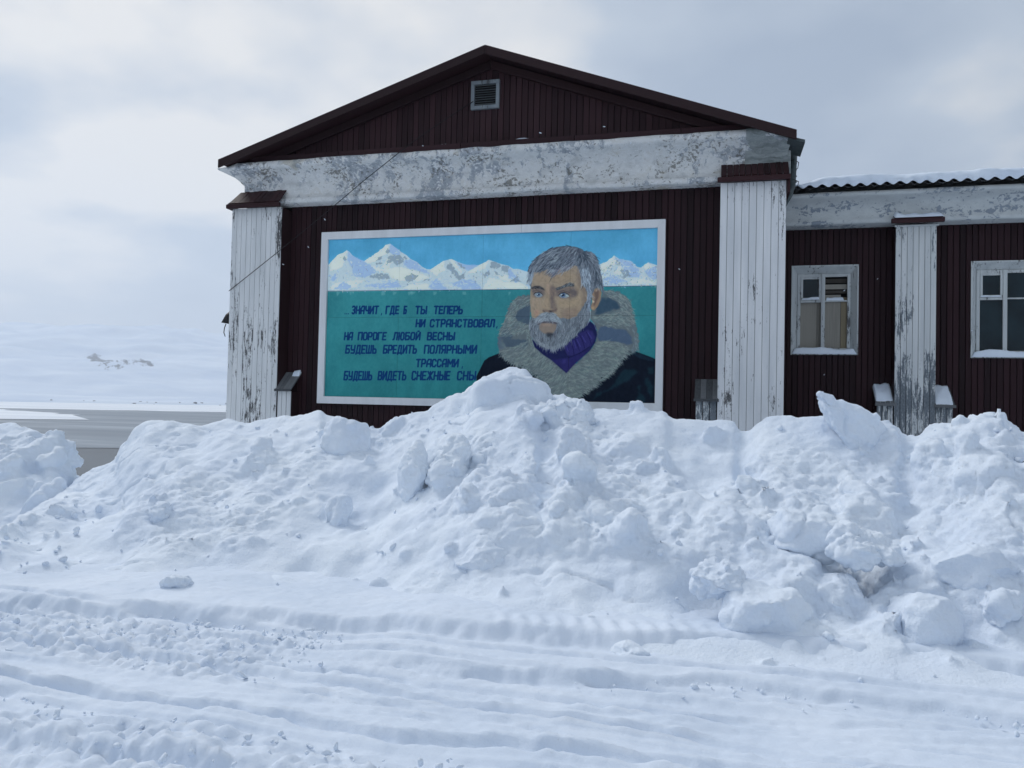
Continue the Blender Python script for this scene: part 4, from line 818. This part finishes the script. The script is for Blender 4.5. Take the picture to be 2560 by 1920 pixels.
mural = tag(empty('mural_board', (-3.78, 12.3, 1.6)), 'painted board of a bearded man in a fur hood before snowy peaks, with Russian verse', 'mural')
mural_canvas = paint_mural()/255.
mural_lin = np.where(mural_canvas <= .04045, mural_canvas/12.92, ((mural_canvas+.055)/1.055)**2.4)/np.array([.585, .56, .625])
q = NM('mural_paint'); at = q.n('ShaderNodeAttribute', attribute_name='paint'); br = q.noise(1, q.pos((30, 30, 12)), 5)
MT['mural'] = q.fin(at.outputs['Color'], .5, q.bump(br, .12, .004), .12)
def panel(u0, u1, v0, v1):
    g = .0009; u0 += g; u1 -= g; v0 += g; v1 -= g; n = max(2, int((u1-u0)*150)); m = max(2, int((v1-v0)*150))
    U, Vv = np.meshgrid(np.linspace(u0, u1, n), np.linspace(v0, v1, m)); H_, W_ = mural_lin.shape[:2]
    fx = np.clip(U*MS, 0, W_-1.001); fy = np.clip(Vv*MS, 0, H_-1.001); i = fx.astype(int); j = fy.astype(int); a = (fx-i)[..., None]; b_ = (fy-j)[..., None]
    col = (mural_lin[j, i]*(1-a)+mural_lin[j, i+1]*a)*(1-b_)+(mural_lin[j+1, i]*(1-a)+mural_lin[j+1, i+1]*a)*b_
    warp_ = .0025*fbm(p3(U, Vv), .6, 2, 3).reshape(U.shape)+rnd.uniform(-.002, .002)
    A = np.stack([-6.64+U, 12.275+warp_, 4.485-Vv], -1).reshape(-1, 3); N = len(A)
    rim = np.concatenate([np.arange(n), np.arange(1, m)*n+n-1, (m-1)*n+np.arange(n-2, -1, -1), np.arange(m-2, 0, -1)*n]); r2 = np.roll(np.arange(len(rim)), -1)
    Bk = A[rim]+np.array([0, .025, 0]); k = np.arange(len(rim))
    F = np.concatenate([grid_faces(m, n)[:, ::-1], np.stack([rim, N+k, N+r2, rim[r2]], 1)])
    o = np_mesh('panel', np.concatenate([A, Bk]), F, MT['mural'], parent=mural, smooth=False)
    at_ = o.data.attributes.new('paint', 'FLOAT_COLOR', 'POINT'); cc = np.concatenate([col.reshape(-1, 3), col.reshape(-1, 3)[rim]*.4]); at_.data.foreach_set('color', np.concatenate([cc, np.ones((len(cc), 1))], 1).astype(np.float32).ravel())
us = (0, 1.36, 2.86, 4.35, 5.74); vs2 = (0, 1.383, 2.77)
for a in range(4):
    for c in range(2): panel(us[a], us[a+1], vs2[c], vs2[c+1])
MB().box(-6.66, -.88, 12.302, 12.325, 1.70, 4.50).build('backing', MT['black_gap'], mural)
xo, xi, zo, zi = (-6.776, -.78), (-6.642, -.90), (1.59, 4.62), (1.715, 4.487)
def member(a, b_, c, d):   # outer a-b, inner d-c (mitred)
    MB().add([(a[0], 12.245, a[1]), (b_[0], 12.245, b_[1]), (c[0], 12.235, c[1]), (d[0], 12.235, d[1]), (a[0], 12.33, a[1]), (b_[0], 12.33, b_[1]), (c[0], 12.33, c[1]), (d[0], 12.33, d[1])],
             [(0, 1, 2, 3), (7, 6, 5, 4), (0, 4, 5, 1), (1, 5, 6, 2), (2, 6, 7, 3), (3, 7, 4, 0)]).build('frame_rail', MT['white_frame'], mural, bevel=.004)
g = .0015; xj = -3.12
member((xo[1], zo[1]), (xj+g, zo[1]), (xj+g, zi[1]), (xi[1]+g, zi[1])); member((xj-g, zo[1]), (xo[0], zo[1]), (xi[0]-g, zi[1]), (xj-g, zi[1]))
member((xo[0], zo[0]), (xj-g, zo[0]), (xj-g, zi[0]), (xi[0]-g, zi[0])); member((xj+g, zo[0]), (xo[1], zo[0]), (xi[1]+g, zi[0]), (xj+g, zi[0]))
member((xo[0], zo[1]-g), (xo[0], zo[0]+g), (xi[0], zi[0]+g), (xi[0], zi[1]-g)); member((xo[1], zo[0]+g), (xo[1], zo[1]-g), (xi[1], zi[1]-g), (xi[1], zi[0]+g))

# ------------------------------------------------------------ ploughed snow: crest X, Y, Z and foot X, Y of each cross-section
BANK= [(-6.689, 4.9, 0.169, -6.168, 4.526), (-6.675, 5.4, 0.213, -5.79, 4.697), (-6.571, 5.9, 0.351, -5.459, 4.922), (-6.987, 6.55, 0.361, -5.262, 4.959), (-7.348, 7.2, 0.399, -5.066, 4.996), (-7.819, 7.956, 0.448, -4.914, 5.036), (-8.127, 8.5, 0.521, -4.804, 5.065), (-7.983, 8.52, 0.622, -4.725, 5.087), (-7.782, 8.547, 0.719, -4.615, 5.116), (-7.666, 8.563, 0.781, -4.551, 5.133), (-7.572, 8.577, 0.974, -4.496, 5.148), (-7.373, 8.605, 1.207, -4.383, 5.178), (-7.259, 8.621, 1.289, -4.319, 5.195), (-6.976, 8.66, 1.339, -4.163, 5.236), (-6.692, 8.699, 1.314, -4.007, 5.278), (-6.53, 8.721, 1.271, -3.919, 5.301), (-6.102, 8.781, 1.361, -3.678, 5.365), (-5.843, 8.794, 1.347, -3.54, 5.402), (-5.483, 8.776, 1.398, -3.357, 5.451), (-5.125, 8.759, 1.458, -3.171, 5.5), (-4.791, 8.741, 1.507, -2.994, 5.548), (-4.715, 8.738, 1.449, -2.952, 5.554), (-4.583, 8.731, 1.422, -2.857, 5.527), (-4.278, 8.715, 1.337, -2.641, 5.464), (-3.986, 8.699, 1.306, -2.437, 5.404), (-3.768, 8.687, 1.42, -2.284, 5.36), (-3.469, 8.671, 1.568, -2.079, 5.3), (-3.322, 8.662, 1.552, -1.981, 5.271), (-3.154, 8.653, 1.671, -1.868, 5.239), (-3.033, 8.646, 1.759, -1.787, 5.215), (-2.865, 8.636, 1.79, -1.678, 5.184), (-2.708, 8.626, 1.938, -1.58, 5.17), (-2.506, 8.614, 2.024, -1.456, 5.153), (-2.267, 8.6, 2.091, -1.311, 5.133), (-2.104, 8.579, 2.073, -1.215, 5.119), (-2.02, 8.568, 1.991, -1.166, 5.112), (-1.945, 8.558, 1.909, -1.123, 5.106), (-1.903, 8.553, 1.741, -1.1, 5.103), (-1.798, 8.539, 1.77, -1.038, 5.095), (-1.633, 8.516, 1.782, -0.94, 5.081), (-1.534, 8.503, 1.712, -0.882, 5.073), (-1.46, 8.492, 1.722, -0.838, 5.067), (-1.366, 8.479, 1.653, -0.784, 5.059), (-1.328, 8.474, 1.591, -0.762, 5.056), (-1.107, 8.443, 1.597, -0.632, 5.043), (-0.89, 8.411, 1.637, -0.505, 5.035), (-0.609, 8.369, 1.635, -0.339, 5.026), (-0.506, 8.354, 1.629, -0.278, 5.022), (-0.438, 8.343, 1.562, -0.238, 5.02), (0.011, 8.273, 1.524, 0.029, 5.004), (0.19, 8.244, 1.522, 0.136, 4.998), (0.243, 8.235, 1.421, 0.167, 4.996), (0.332, 8.221, 1.416, 0.221, 4.993), (0.401, 8.209, 1.499, 0.264, 4.99), (0.503, 8.192, 1.588, 0.326, 4.986), (0.707, 8.159, 1.609, 0.45, 4.979), (0.844, 8.137, 1.597, 0.534, 4.975), (1.012, 8.109, 1.602, 0.639, 4.98), (1.191, 8.079, 1.567, 0.751, 4.985), (1.446, 8.035, 1.56, 0.913, 4.992), (1.592, 8.008, 1.606, 1.007, 4.996), (1.683, 7.992, 1.552, 1.066, 4.999), (1.714, 7.987, 1.466, 1.085, 5.0), (1.849, 7.962, 1.452, 1.173, 5.004), (1.923, 7.948, 1.54, 1.223, 5.006), (2.023, 7.929, 1.57, 1.289, 5.009), (2.138, 7.907, 1.555, 1.365, 5.012), (2.281, 7.879, 1.625, 1.461, 5.017), (2.403, 7.855, 1.658, 1.545, 5.02), (2.512, 7.833, 1.643, 1.619, 5.024), (2.608, 7.814, 1.545, 1.685, 5.027), (2.676, 7.8, 1.483, 1.732, 5.029), (2.916, 7.776, 1.548, 1.9, 5.054), (3.236, 7.744, 1.627, 2.129, 5.088), (3.655, 7.7, 1.605, 2.437, 5.134), (3.75, 7.72, 1.55, 3.2, 5.55), (4.3, 7.8, 1.68, 3.8, 5.62), (4.9, 7.85, 1.5, 4.4, 5.7), (5.6, 7.9, 1.62, 5.1, 5.75), (6.3, 7.95, 1.3, 5.9, 5.9), (6.9, 7.9, 0.8, 6.6, 6.2), (7.2, 7.8, 0.3, 7.0, 6.6)]
HEAP= [(-12.822, 9.3, 1.013, -9.595, 7.005), (-12.007, 9.3, 1.194, -9.197, 7.175), (-11.205, 9.3, 1.117, -8.794, 7.348), (-10.436, 9.3, 1.164, -8.385, 7.524), (-10.167, 9.3, 1.195, -8.237, 7.588), (-9.894, 9.3, 1.114, -8.087, 7.652), (-9.619, 9.3, 1.051, -7.933, 7.718), (-9.336, 9.3, 1.06, -7.77, 7.788), (-9.25, 9.3, 0.921, -7.723, 7.808), (-9.149, 9.3, 0.749, -7.669, 7.832), (-9.087, 9.3, 0.628, -7.635, 7.846), (-9.022, 9.3, 0.467, -7.601, 7.861), (-8.892, 9.3, 0.403, -7.525, 7.893)]

def bank_grid(tab, step=.035, s0=-.14, s1=2.0, ns=150, seed=0, expo=(1.25, 1.2), foot=.05, back=1.25, rough=1., cend=0):
    T = np.array(tab, float); L = np.concatenate([[0], np.cumsum(np.hypot(*np.diff(T[:, :2], axis=0).T))]); n = int(L[-1]/step)
    t = np.linspace(0, L[-1], n); Q = np.stack([np.interp(t, L, T[:, k]) for k in range(5)], 1)
    for k in (3, 4): Q[:, k] = np.convolve(np.pad(Q[:, k], 12, mode='edge'), np.ones(25)/25, 'valid')
    s = np.linspace(s0, s1, ns)[:, None]; cx, cy, cz, bx_, by = [Q[:, k][None] for k in range(5)]
    X = bx_+(cx-bx_)*s; Y = by+(cy-by)*s
    u = (t/L[-1])[None]; ex = expo[0]+(expo[1]-expo[0])*u
    g = np.where(s <= 1, np.clip(s, 0, 1)**ex, 1-smooth01((s-1)/.75)*back)
    g = np.where(s < 0, s*1.2, g)
    # soften the very top
    Z = foot+(cz-foot)*g
    P = np.stack([X.ravel(), Y.ravel(), np.zeros(X.size)], 1)
    w_ = np.clip(4*s*(1-s), 0, 1)+.0
    Z = Z+rough*w_*(.15*fbm(P, 1.1, 3, seed+1)+.07*fbm(P, .42, 3, seed+2)).reshape(X.shape)
    tr = fbm(np.stack([X.ravel()*.6+Y.ravel()*.9, Y.ravel()*.6-X.ravel()*.3, 0*X.ravel()], 1), .7, 2, seed+5).reshape(X.shape)
    Z = Z+rough*w_*.07*np.tanh(tr*4)
    return X, Y, Z
import bmesh
def ico(sub):
    bm = bmesh.new(); bmesh.ops.create_icosphere(bm, subdivisions=sub, radius=1); V = np.array([v.co[:] for v in bm.verts]); F = np.array([[v.index for v in f.verts] for f in bm.faces]); bm.free(); return V, F
ICO = {k: ico(k) for k in (2, 3, 5)}
nr = np.random.default_rng(21)
def rot(ax, ay, az):
    c, s = math.cos, math.sin
    return np.array([[c(az), -s(az), 0], [s(az), c(az), 0], [0, 0, 1]])@np.array([[c(ay), 0, s(ay)], [0, 1, 0], [-s(ay), 0, c(ay)]])@np.array([[1, 0, 0], [0, c(ax), -s(ax)], [0, s(ax), c(ax)]])
def chunk(c, size, R_=None, cuts=7, sub=2, lump=.12, rg=None, hard=(.42, .85)):
    rg = rg or nr; V, F = ICO[sub]; N = rg.normal(size=(cuts, 3)); N /= np.linalg.norm(N, axis=1)[:, None]; h = rg.uniform(*hard, cuts)
    r = np.minimum(1.1, (h[None]/np.maximum(V@N.T, 1e-3)).min(1)); W_ = V*r[:, None]
    W_ = W_*(1+lump*fbm(W_+rg.uniform(0, 50), .7, 3, 2))[:, None]
    W_ = W_*np.array(size); R_ = rot(*rg.uniform(-3.1, 3.1, 3)) if R_ is None else R_
    return W_@R_.T+np.array(c), F
def close_grid(X, Y, Z, zb=-.45):
    nr_, nc = X.shape; A = np.stack([X, Y, Z], -1).reshape(-1, 3); B_ = A.copy(); B_[:, 2] = np.minimum(zb, A[:, 2]-.1); n = len(A); F = grid_faces(nr_, nc)
    rim = np.concatenate([np.arange(nc), np.arange(1, nr_)*nc+nc-1, (nr_-1)*nc+np.arange(nc-2, -1, -1), np.arange(nr_-2, 0, -1)*nc]); r2 = np.roll(rim, -1)
    return np.concatenate([A, B_]), np.concatenate([F, F[:, ::-1]+n, np.stack([rim, rim+n, r2+n, r2], 1)])
def remeshed(name, parts, voxel, mat, smooth_it=3, disp=((.34, .034), (.12, .020), (.04, .011)), seed=0, foot=False):
    Vs, Fs, off = [], [], 0
    me = bpy.data.meshes.new('tmp'); verts = np.concatenate([p[0] for p in parts]); faces = []
    for V, F in parts: faces += (F+off).tolist(); off += len(V)
    me.from_pydata(verts.tolist(), [], faces); me.update()
    o = bpy.data.objects.new('tmp', me); C.objects.link(o)
    m = o.modifiers.new('r', 'REMESH'); m.mode = 'VOXEL'; m.voxel_size = voxel; m.use_smooth_shade = True
    if smooth_it: sm = o.modifiers.new('s', 'SMOOTH'); sm.factor = .5; sm.iterations = smooth_it
    dg = bpy.context.evaluated_depsgraph_get(); ev = o.evaluated_get(dg); em = bpy.data.meshes.new_from_object(ev); bpy.data.objects.remove(o); bpy.data.meshes.remove(me)
    n = len(em.vertices); co = np.empty(n*3, np.float32); em.vertices.foreach_get('co', co); co = co.reshape(-1, 3).astype(float)
    no = np.empty(n*3, np.float32); em.vertex_normals.foreach_get('vector', no); no = no.reshape(-1, 3)
    d = 0; mk = .25+.75*smooth01(fbm(co, 1.15, 2, seed+70)*1.1+.5+.12*np.clip(co[:, 0], -5, 2)/3)
    ft = (.2+.8*smooth01((co[:, 2]-.06)/.28)) if foot else 1.; mk = mk*ft
    for k, (s_, a_) in enumerate(disp):
        f = fbm(co, s_, 3, seed+k*3)
        if k == 1: f = np.abs(f)*1.4-.5          # pillowy lumps with creases between
        d = d+a_*f*(mk if k else ft)
    cr = 1-np.abs(fbm(co, .55, 3, seed+40))*7.; cr2 = 1-np.abs(fbm(co, .26, 3, seed+44))*6.; d = d-.028*np.clip(cr, 0, 1)*smooth01(fbm(co, 1.3, 2, seed+50)*3)-.014*np.clip(cr2, 0, 1)*mk
    co = co+no*np.asarray(d)[:, None]
    em.vertices.foreach_set('co', co.astype(np.float32).ravel()); em.update(); em.name = name; em.materials.clear(); em.materials.append(mat)
    em.polygons.foreach_set('use_smooth', np.ones(len(em.polygons), bool))
    ob = bpy.data.objects.new(name, em); C.objects.link(ob); return ob

def build_bank():
    X, Y, Z = bank_grid(BANK)
    # hollows under the tumbled blocks
    for x, y, z, r, dp_ in ((1.0, 6.10, .42, .16, .34), (.02, 5.72, .2, .22, .22), (.9, 6.35, .62, .22, .30), (1.62, 5.78, .28, .15, .18), (1.25, 6.6, .8, .14, .22), (-2.77, 7.40, .88, .09, .55), (-3.5, 6.2, .2, .14, .12)):
        k = np.exp(-(((X-x)**2+(Y-y)**2)/r**2)); Z = Z-dp_*k
    V, F = close_grid(X, Y, Z); parts = [(V, F)]
    ns, nc = X.shape; s_ = np.linspace(-.14, 2., ns)
    for k in range(720):
        u = nr.random(); j = int(nc*(.04+.95*u)); i = int(np.interp(nr.beta(1.3, 1.0)*1.02, s_, np.arange(ns)))
        r = .035*(1-nr.random()**1.0*.93)**-.78; r = min(r, .22)*(.6+.6*u)
        if s_[i] > .9 : r = min(r, .14)
        if s_[i] < .16: r = min(r, .05)
        if fbm(np.array([[X[i, j], Y[i, j], Z[i, j]]]), 1.15, 2, 73)[0]*1.1+.5+.12*np.clip(X[i, j], -5, 2)/3 < nr.random()*.7: continue
        z = Z[i, j]; c = (X[i, j], Y[i, j]-r*nr.uniform(-.15, .38), z+r*nr.uniform(-.4, .15))
        parts.append(chunk(c, (r*nr.uniform(.7, 1.5), r*nr.uniform(.7, 1.2), r*nr.uniform(.55, 1.)), cuts=6, sub=2))
    o = remeshed('snow_bank', parts, .0245, MT['snow'], 1, seed=3, foot=True)
    return tag(o, 'long ploughed bank of lumpy snow piled up before the building', 'snow bank'), (X, Y, Z)
bank, (BX, BY, BZ) = build_bank()
def build_heap():
    X, Y, Z = bank_grid(HEAP, s0=-.2, s1=2.2, ns=100, seed=9, expo=(1., .8), back=1.3)
    parts = [close_grid(X, Y, Z, -.9)]; ns, nc = X.shape; s_ = np.linspace(-.2, 2.2, ns)
    for k in range(170):
        j = nr.integers(int(nc*.02), nc); i = int(np.interp(nr.random()*1.0, s_, np.arange(ns))); r = min(.05*(1-nr.random()*.93)**-.75, .24)
        if s_[i] > .88: r = min(r, .1)
        parts.append(chunk((X[i, j], Y[i, j], Z[i, j]+r*nr.uniform(-.5, .1)), (r*1.2, r, r*.8), cuts=6))
    parts.append(chunk((-8.92, 8.85, .86), (.26, .28, .30), rot(.3, .2, .5), 8)); parts.append(chunk((-8.86, 9.0, .70), (.20, .22, .16), rot(.1, .2, .1), 8))
    return tag(remeshed('snow_heap', parts, .03, MT['snow'], 2, seed=14), 'separate rounded snow heap at the left edge beyond the gap', 'snow heap')
build_heap()
# single blocks one can pick out of the bank
BLK = [((1.32, 7.93, 1.44), (.19, .26, .52), (.12, -.78, .25), 'tall slab of snow leaning up on the crest before the wing wall'),
       ((-2.98, 7.38, .90), (.17, .28, .34), (-.25, .06, .35), 'left half of the split snow block with a dark cleft'),
       ((-2.52, 7.32, .93), (.20, .26, .38), (-.25, -.10, -.35), 'right half of the split snow block with a dark cleft'),
       ((.37, 5.60, .24), (.29, .24, .23), (.2, .15, .3), 'big rough snow boulder beside a hollow low on the right'),
       ((1.37, 5.72, .26), (.25, .22, .22), (.1, -.1, 1.2), 'rounded snow boulder with a ragged underside, lowest at far right'),
       ((-3.62, 6.98, .50), (.12, .12, .24), (-.45, .1, .1), 'oval snow block with dirty specks, left of the split block'),
       ((-5.28, 6.52, .47), (.10, .10, .13), (.1, .1, .2), 'small upright snow block alone on the smooth left face'),
       ((-4.19, 5.40, .10), (.13, .11, .10), (.2, .2, .6), 'small cube of snow lying at the left foot of the bank'),
       ((-.48, 5.06, .055), (.17, .11, .07), (.1, .1, .1), 'small snow block lying alone on the road edge'),
       ((-4.13, 8.12, 1.14), (.26, .26, .36), (-.2, .05, .2), 'upright rounded snow block on the crest left of the mural'),
       ((-2.24, 8.42, 1.62), (.45, .36, .40), (-.1, .1, .2), 'largest snow block at the peak of the bank before the mural'),
       ((-1.52, 8.14, 1.52), (.25, .24, .22), (.0, .1, .1), 'dome shaped snow block right of the peak'),
       ((-1.36, 8.06, 1.54), (.09, .10, .17), (.0, .1, .1), 'narrow snow knob right of the dome shaped block'),
       ((1.78, 6.12, .56), (.26, .22, .18), (.2, .1, .3), 'wide snow block high above the lowest boulder at far right'),
       ((.66, 6.35, .66), (.30, .20, .20), (.3, .3, -.3), 'overhanging snow block above the dark hollow on the right'),
       ((1.86, 5.78, .36), (.14, .12, .13), (.2, .1, .3), 'round snow lump at the far right edge near the foot'),
       ((-1.82, 6.12, .34), (.25, .2, .17), (.3, .1, .3), 'broad snow lump in the middle of the bank face'),
       ((1.06, 6.12, .66), (.26, .22, .13), (.35, .1, .4), 'flat snow slab roofing the dark hollow on the right'),
       ((.06, 5.74, .42), (.24, .18, .12), (.3, .2, .1), 'flat snow slab above the hollow left of the big boulder'),
       ((.93, 6.0, .34), (.08, .1, .13), (.3, .1, .3), 'small snow knob in front of the dark hollow')]
for i, (c, s_, e_, lab) in enumerate(BLK):
    rg = np.random.default_rng(100+i)
    cuts = 12; V, F = chunk(c, s_, rot(*e_), cuts, 5, .07, rg, (.72, .98))
    parts = [(V, F)]
    for k in range(10):
        t = V[rg.integers(len(V))]; r = rg.uniform(.12, .3)*min(s_); parts.append(chunk(tuple(np.array(c)+(t-np.array(c))*.92), (r*1.3, r, r), None, 6, 2, .1, rg))
    tag(remeshed('snow_block', parts, max(.012, min(s_)*.075), MT['snow'], 2, ((.22, .026), (.09, .020), (.03, .008)), seed=60+i), lab, 'snow block', 'loose blocks of the snow bank')
# small clods strewn over the face and the road: nobody could count them
def clods():
    parts = []
    for k in range(1700):
        if k >= 1100:
            x = nr.uniform(-4.4, .6); c = (x, nr.uniform(2.7, 3.4) if nr.random() < .6 else nr.uniform(3.95, 4.75), .018); r = .007*(1-nr.random()*.95)**-.45
            if c[1] > 3.5 and x > -2.4: continue
        elif k < 280:
            j = nr.integers(0, BX.shape[1]); i = int(np.interp(nr.random()*.97, np.linspace(-.14, 2, 150), np.arange(150))); c = (BX[i, j], BY[i, j]+nr.normal(0, .03), BZ[i, j]+.01); r = .012*(1-nr.random()*.95)**-.55
        else:
            x = nr.uniform(-5.5, 2.2); c = (x, np.interp(x, [-5, -3, -1.3, 2], [4.75, 5.0, 5.1, 5.1])+nr.normal(0, .25), .02); r = .007*(1-nr.random()*.95)**-.5
        parts.append(chunk(c, (r*1.3, r, r*.9), None, 9, 2, .1, None, (.4, .85)))
    off = 0; Vs = []; Fs = []
    for V, F in parts: Vs.append(V); Fs.append(F+off); off += len(V)
    tag(np_mesh('snow_clods', np.concatenate(Vs), np.concatenate(Fs), MT['snow'], smooth=True), 'small crumbs of snow strewn over the bank and its foot', 'snow', kind='stuff')
clods()

# ------------------------------------------------------------ snow-covered road with plough ledge and wheel tracks
def road():
    xs = np.arange(-8.5, 5.5, .02); ys = np.arange(1.4, 6.6, .02); X, Y = np.meshgrid(xs, ys); P = p3(X, Y); sh = X.shape
    n1 = fbm(P, .9, 4, 61).reshape(sh); nf = fbm(P, .16, 4, 62).reshape(sh); nff = fbm(P, .05, 3, 63).reshape(sh)
    wob = .05*fbm(np.stack([X.ravel(), 0*X.ravel(), 0*X.ravel()], 1), .8, 4, 64).reshape(sh)+.035*nf
    led = np.interp(X, [-8, -5.13, -4.5, -3, -1.75, -1.2, -.44, 1, 4], [4.6, 4.64, 4.72, 4.93, 4.97, 5.02, 5.12, 5.25, 5.4])+wob
    Z = .11*smooth01((Y-led)/.13)+.02*n1
    l2 = np.interp(X, [-8, -2.4, -1.14, .19, .7, 1.7, 4], [4.25, 4.35, 4.5, 4.71, 4.71, 4.70, 4.75])+wob*.8
    Z += .06*smooth01((Y-l2)/.08)*smooth01((X+2.6)/.8)
    for ln, dep, wd in (([(-8, 4.2), (-2.3, 4.13), (-1.03, 4.05), (-.34, 4.04), (.4, 3.93), (4, 3.7)], .03, .03), ([(-8, 3.5), (-3.6, 3.56), (-2.3, 3.6), (-1.5, 3.57), (-.9, 3.66), (.1, 3.72), (4, 3.9)], .035, .035), ([(-8, 3.85), (-2, 3.86), (1, 3.80), (4, 3.6)], .012, .05), ([(-8, 4.4), (-2, 4.52), (1, 4.35), (4, 4.2)], .014, .06), ([(-8, 2.9), (-1, 3.02), (4, 3.2)], .03, .06), ([(-8, 3.3), (-1, 3.42), (4, 3.55)], .016, .025), ([(-2.3, 4.30), (0, 4.28), (4, 4.1)], .022, .03), ([(-2.2, 4.62), (0, 4.56), (4, 4.5)], .02, .025), ([(-2, 3.95), (0, 3.92), (4, 3.75)], .018, .02), ([(-8, 4.02), (-3, 3.98), (0, 3.86), (4, 3.6)], .014, .018), ([(-1.2, 4.86), (1, 4.96), (4, 4.95)], .02, .03), ([(-8, 3.18), (0, 3.3), (4, 3.45)], .012, .02), ([(-5, 3.3), (2.4, 4.75)], .014, .022), ([(-5, 3.16), (2.4, 4.6)], .012, .022), ([(-4.5, 4.55), (2, 3.35)], .012, .02), ([(-4.5, 4.40), (2, 3.2)], .012, .02)):
        f = np.interp(X, *np.array(ln).T)+wob*.25; d = Y-f
        dep = dep*1.9*np.clip(.75+.6*n1, .1, 1.3); Z -= dep*np.exp(-(d/wd)**2)*(.7+.6*nf); Z += dep*.6*np.exp(-((d-wd*2.0)/wd)**2)+dep*.35*np.exp(-((d+wd*2.0)/wd)**2)
    for ln, dep, hw in (([(-8, 3.5), (-3.6, 3.56), (-2.3, 3.6), (-1.5, 3.57), (-.9, 3.66), (.1, 3.72), (4, 3.95)], .05, .035), ([(-2.6, 4.15), (-1.03, 4.05), (-.34, 4.04), (.4, 3.93), (4, 3.7)], .045, .03), ([(-8, 2.9), (-1, 3.02), (4, 3.2)], .05, .06), ([(-2.3, 4.33), (0, 4.30), (4, 4.15)], .035, .05), ([(-8, 4.32), (-4.5, 4.30), (-2.2, 4.45), (0, 4.60), (4, 4.72)], .035, .03)):
        f = np.interp(X, *np.array(ln).T)+wob*.35; dd = np.abs(Y-f); k_ = .62*np.clip(.8+.5*n1, .2, 1.2)
        Z += k_*(-dep*(1-smooth01((dd-hw)/.022))+.3*dep*np.exp(-((dd-hw-.05)/.03)**2)*(1+1.2*nf))
    # flat tread bands are smooth, churned strips are rough
    churn = np.clip(smooth01((X+5.6)/1.)*smooth01((-2.3-X+.3*n1)/.5)*smooth01((Y-3.9)/.12)*smooth01((4.85-Y)/.2), 0, 1)
    ch2 = smooth01((3.46+.04*X-Y+.12*n1)/.15)*smooth01((1.2-X)/1.5)
    m = np.maximum(churn*.9, ch2)
    rid = np.abs(fbm(P*np.array([.55, 1, 1]), .10, 5, 66).reshape(sh))
    rid2 = np.abs(fbm(P*np.array([.7, 1, 1]), .055, 4, 69).reshape(sh))
    Z += churn*.9*(.045*(rid-.35)+.020*nff+.018*nf)+np.maximum(ch2-churn, 0)*(.022*(rid-.35)+.022*(rid2-.35)+.014*nff+.022*nf)
    Z += (1-m)*(.005*nf+.004*nff)+.0028*fbm(P*np.array([.18, 1, 1]), .1, 3, 67).reshape(sh)
    # tyre bar prints on the right of the ledge
    bars = np.sin((X*1.0+Y*.35)*2*np.pi/.13)*np.exp(-((Y-led-.22)/.12)**2)*smooth01((X+1.6)/.3)*smooth01((.1-X)/.3); Z += .012*bars
    for yc, a_ in ((3.82, .004), (4.44, .005), (3.1, .005)):      # faint tyre treads in the flat bands
        tr = np.sin((X+.4*np.abs(((Y*9) % 1)-.5)*.2)*2*np.pi/.055)*np.exp(-((Y-yc-.02*X)/.07)**4); Z += a_*np.maximum(tr, -.2)*smooth01(n1+.5)
    # crest-side shelf keeps rising under the bank
    edge = np.minimum(np.minimum(X+8.5, 5.5-X), np.minimum(Y-1.4+.4, 6.6-Y)); Z -= .3*smooth01(1-edge/.25)
    tag(np_mesh('road', np.stack([X, Y, Z], -1).reshape(-1, 3), grid_faces(*sh), MT['snow_road']), kind='structure')
road()

# ------------------------------------------------------------ a few drifting flakes against the wall
fl = [(-5.1, 11.2, 5.0), (-2.5, 10.8, 5.6), (-1.6, 11., 5.7), (-3.1, 11.3, 5.3), (-6.6, 11.5, 4.2), (-7., 11.4, 3.9), (-.5, 11., 3.6), (1.9, 12.6, 3.5), (2.4, 12.8, 3.7), (-4.4, 11, 5.6), (-1.2, 10.9, 5.4), (-7.3, 11.6, 2.8), (1.6, 12.4, 2.2), (3.7, 12.8, 2.9), (-6.2, 11.3, 4.6)]
b = MB()
for x, y, z in fl:
    V, F = ICO[2]; r = rnd.uniform(.006, .011); R_ = rot(0, rnd.uniform(-1, 1), 0); W_ = (V*np.array([r*2.0, r*.7, r*.7]))@R_.T+np.array([x, y, z]); b.add(W_.tolist(), F.tolist())
tag(b.build('falling_snow', MT['snow_soft'], smooth=True), 'sparse snowflakes drifting before the dark wall', 'snow', kind='stuff')

# ------------------------------------------------------------ air
q = NM('haze_air'); q.t.nodes.remove(q.b); pv = q.n('ShaderNodeVolumePrincipled'); pv.inputs['Color'].default_value = (.84, .90, .98, 1); pv.inputs['Density'].default_value = HAZE_D; pv.inputs['Anisotropy'].default_value = .3
q.l(pv.outputs[0], q.out.inputs['Volume'])
tag(MB().box(-9500, 9500, -3500, 12500, -20, 900).build('haze', q.m), 'cold haze in the air', 'haze', kind='stuff')
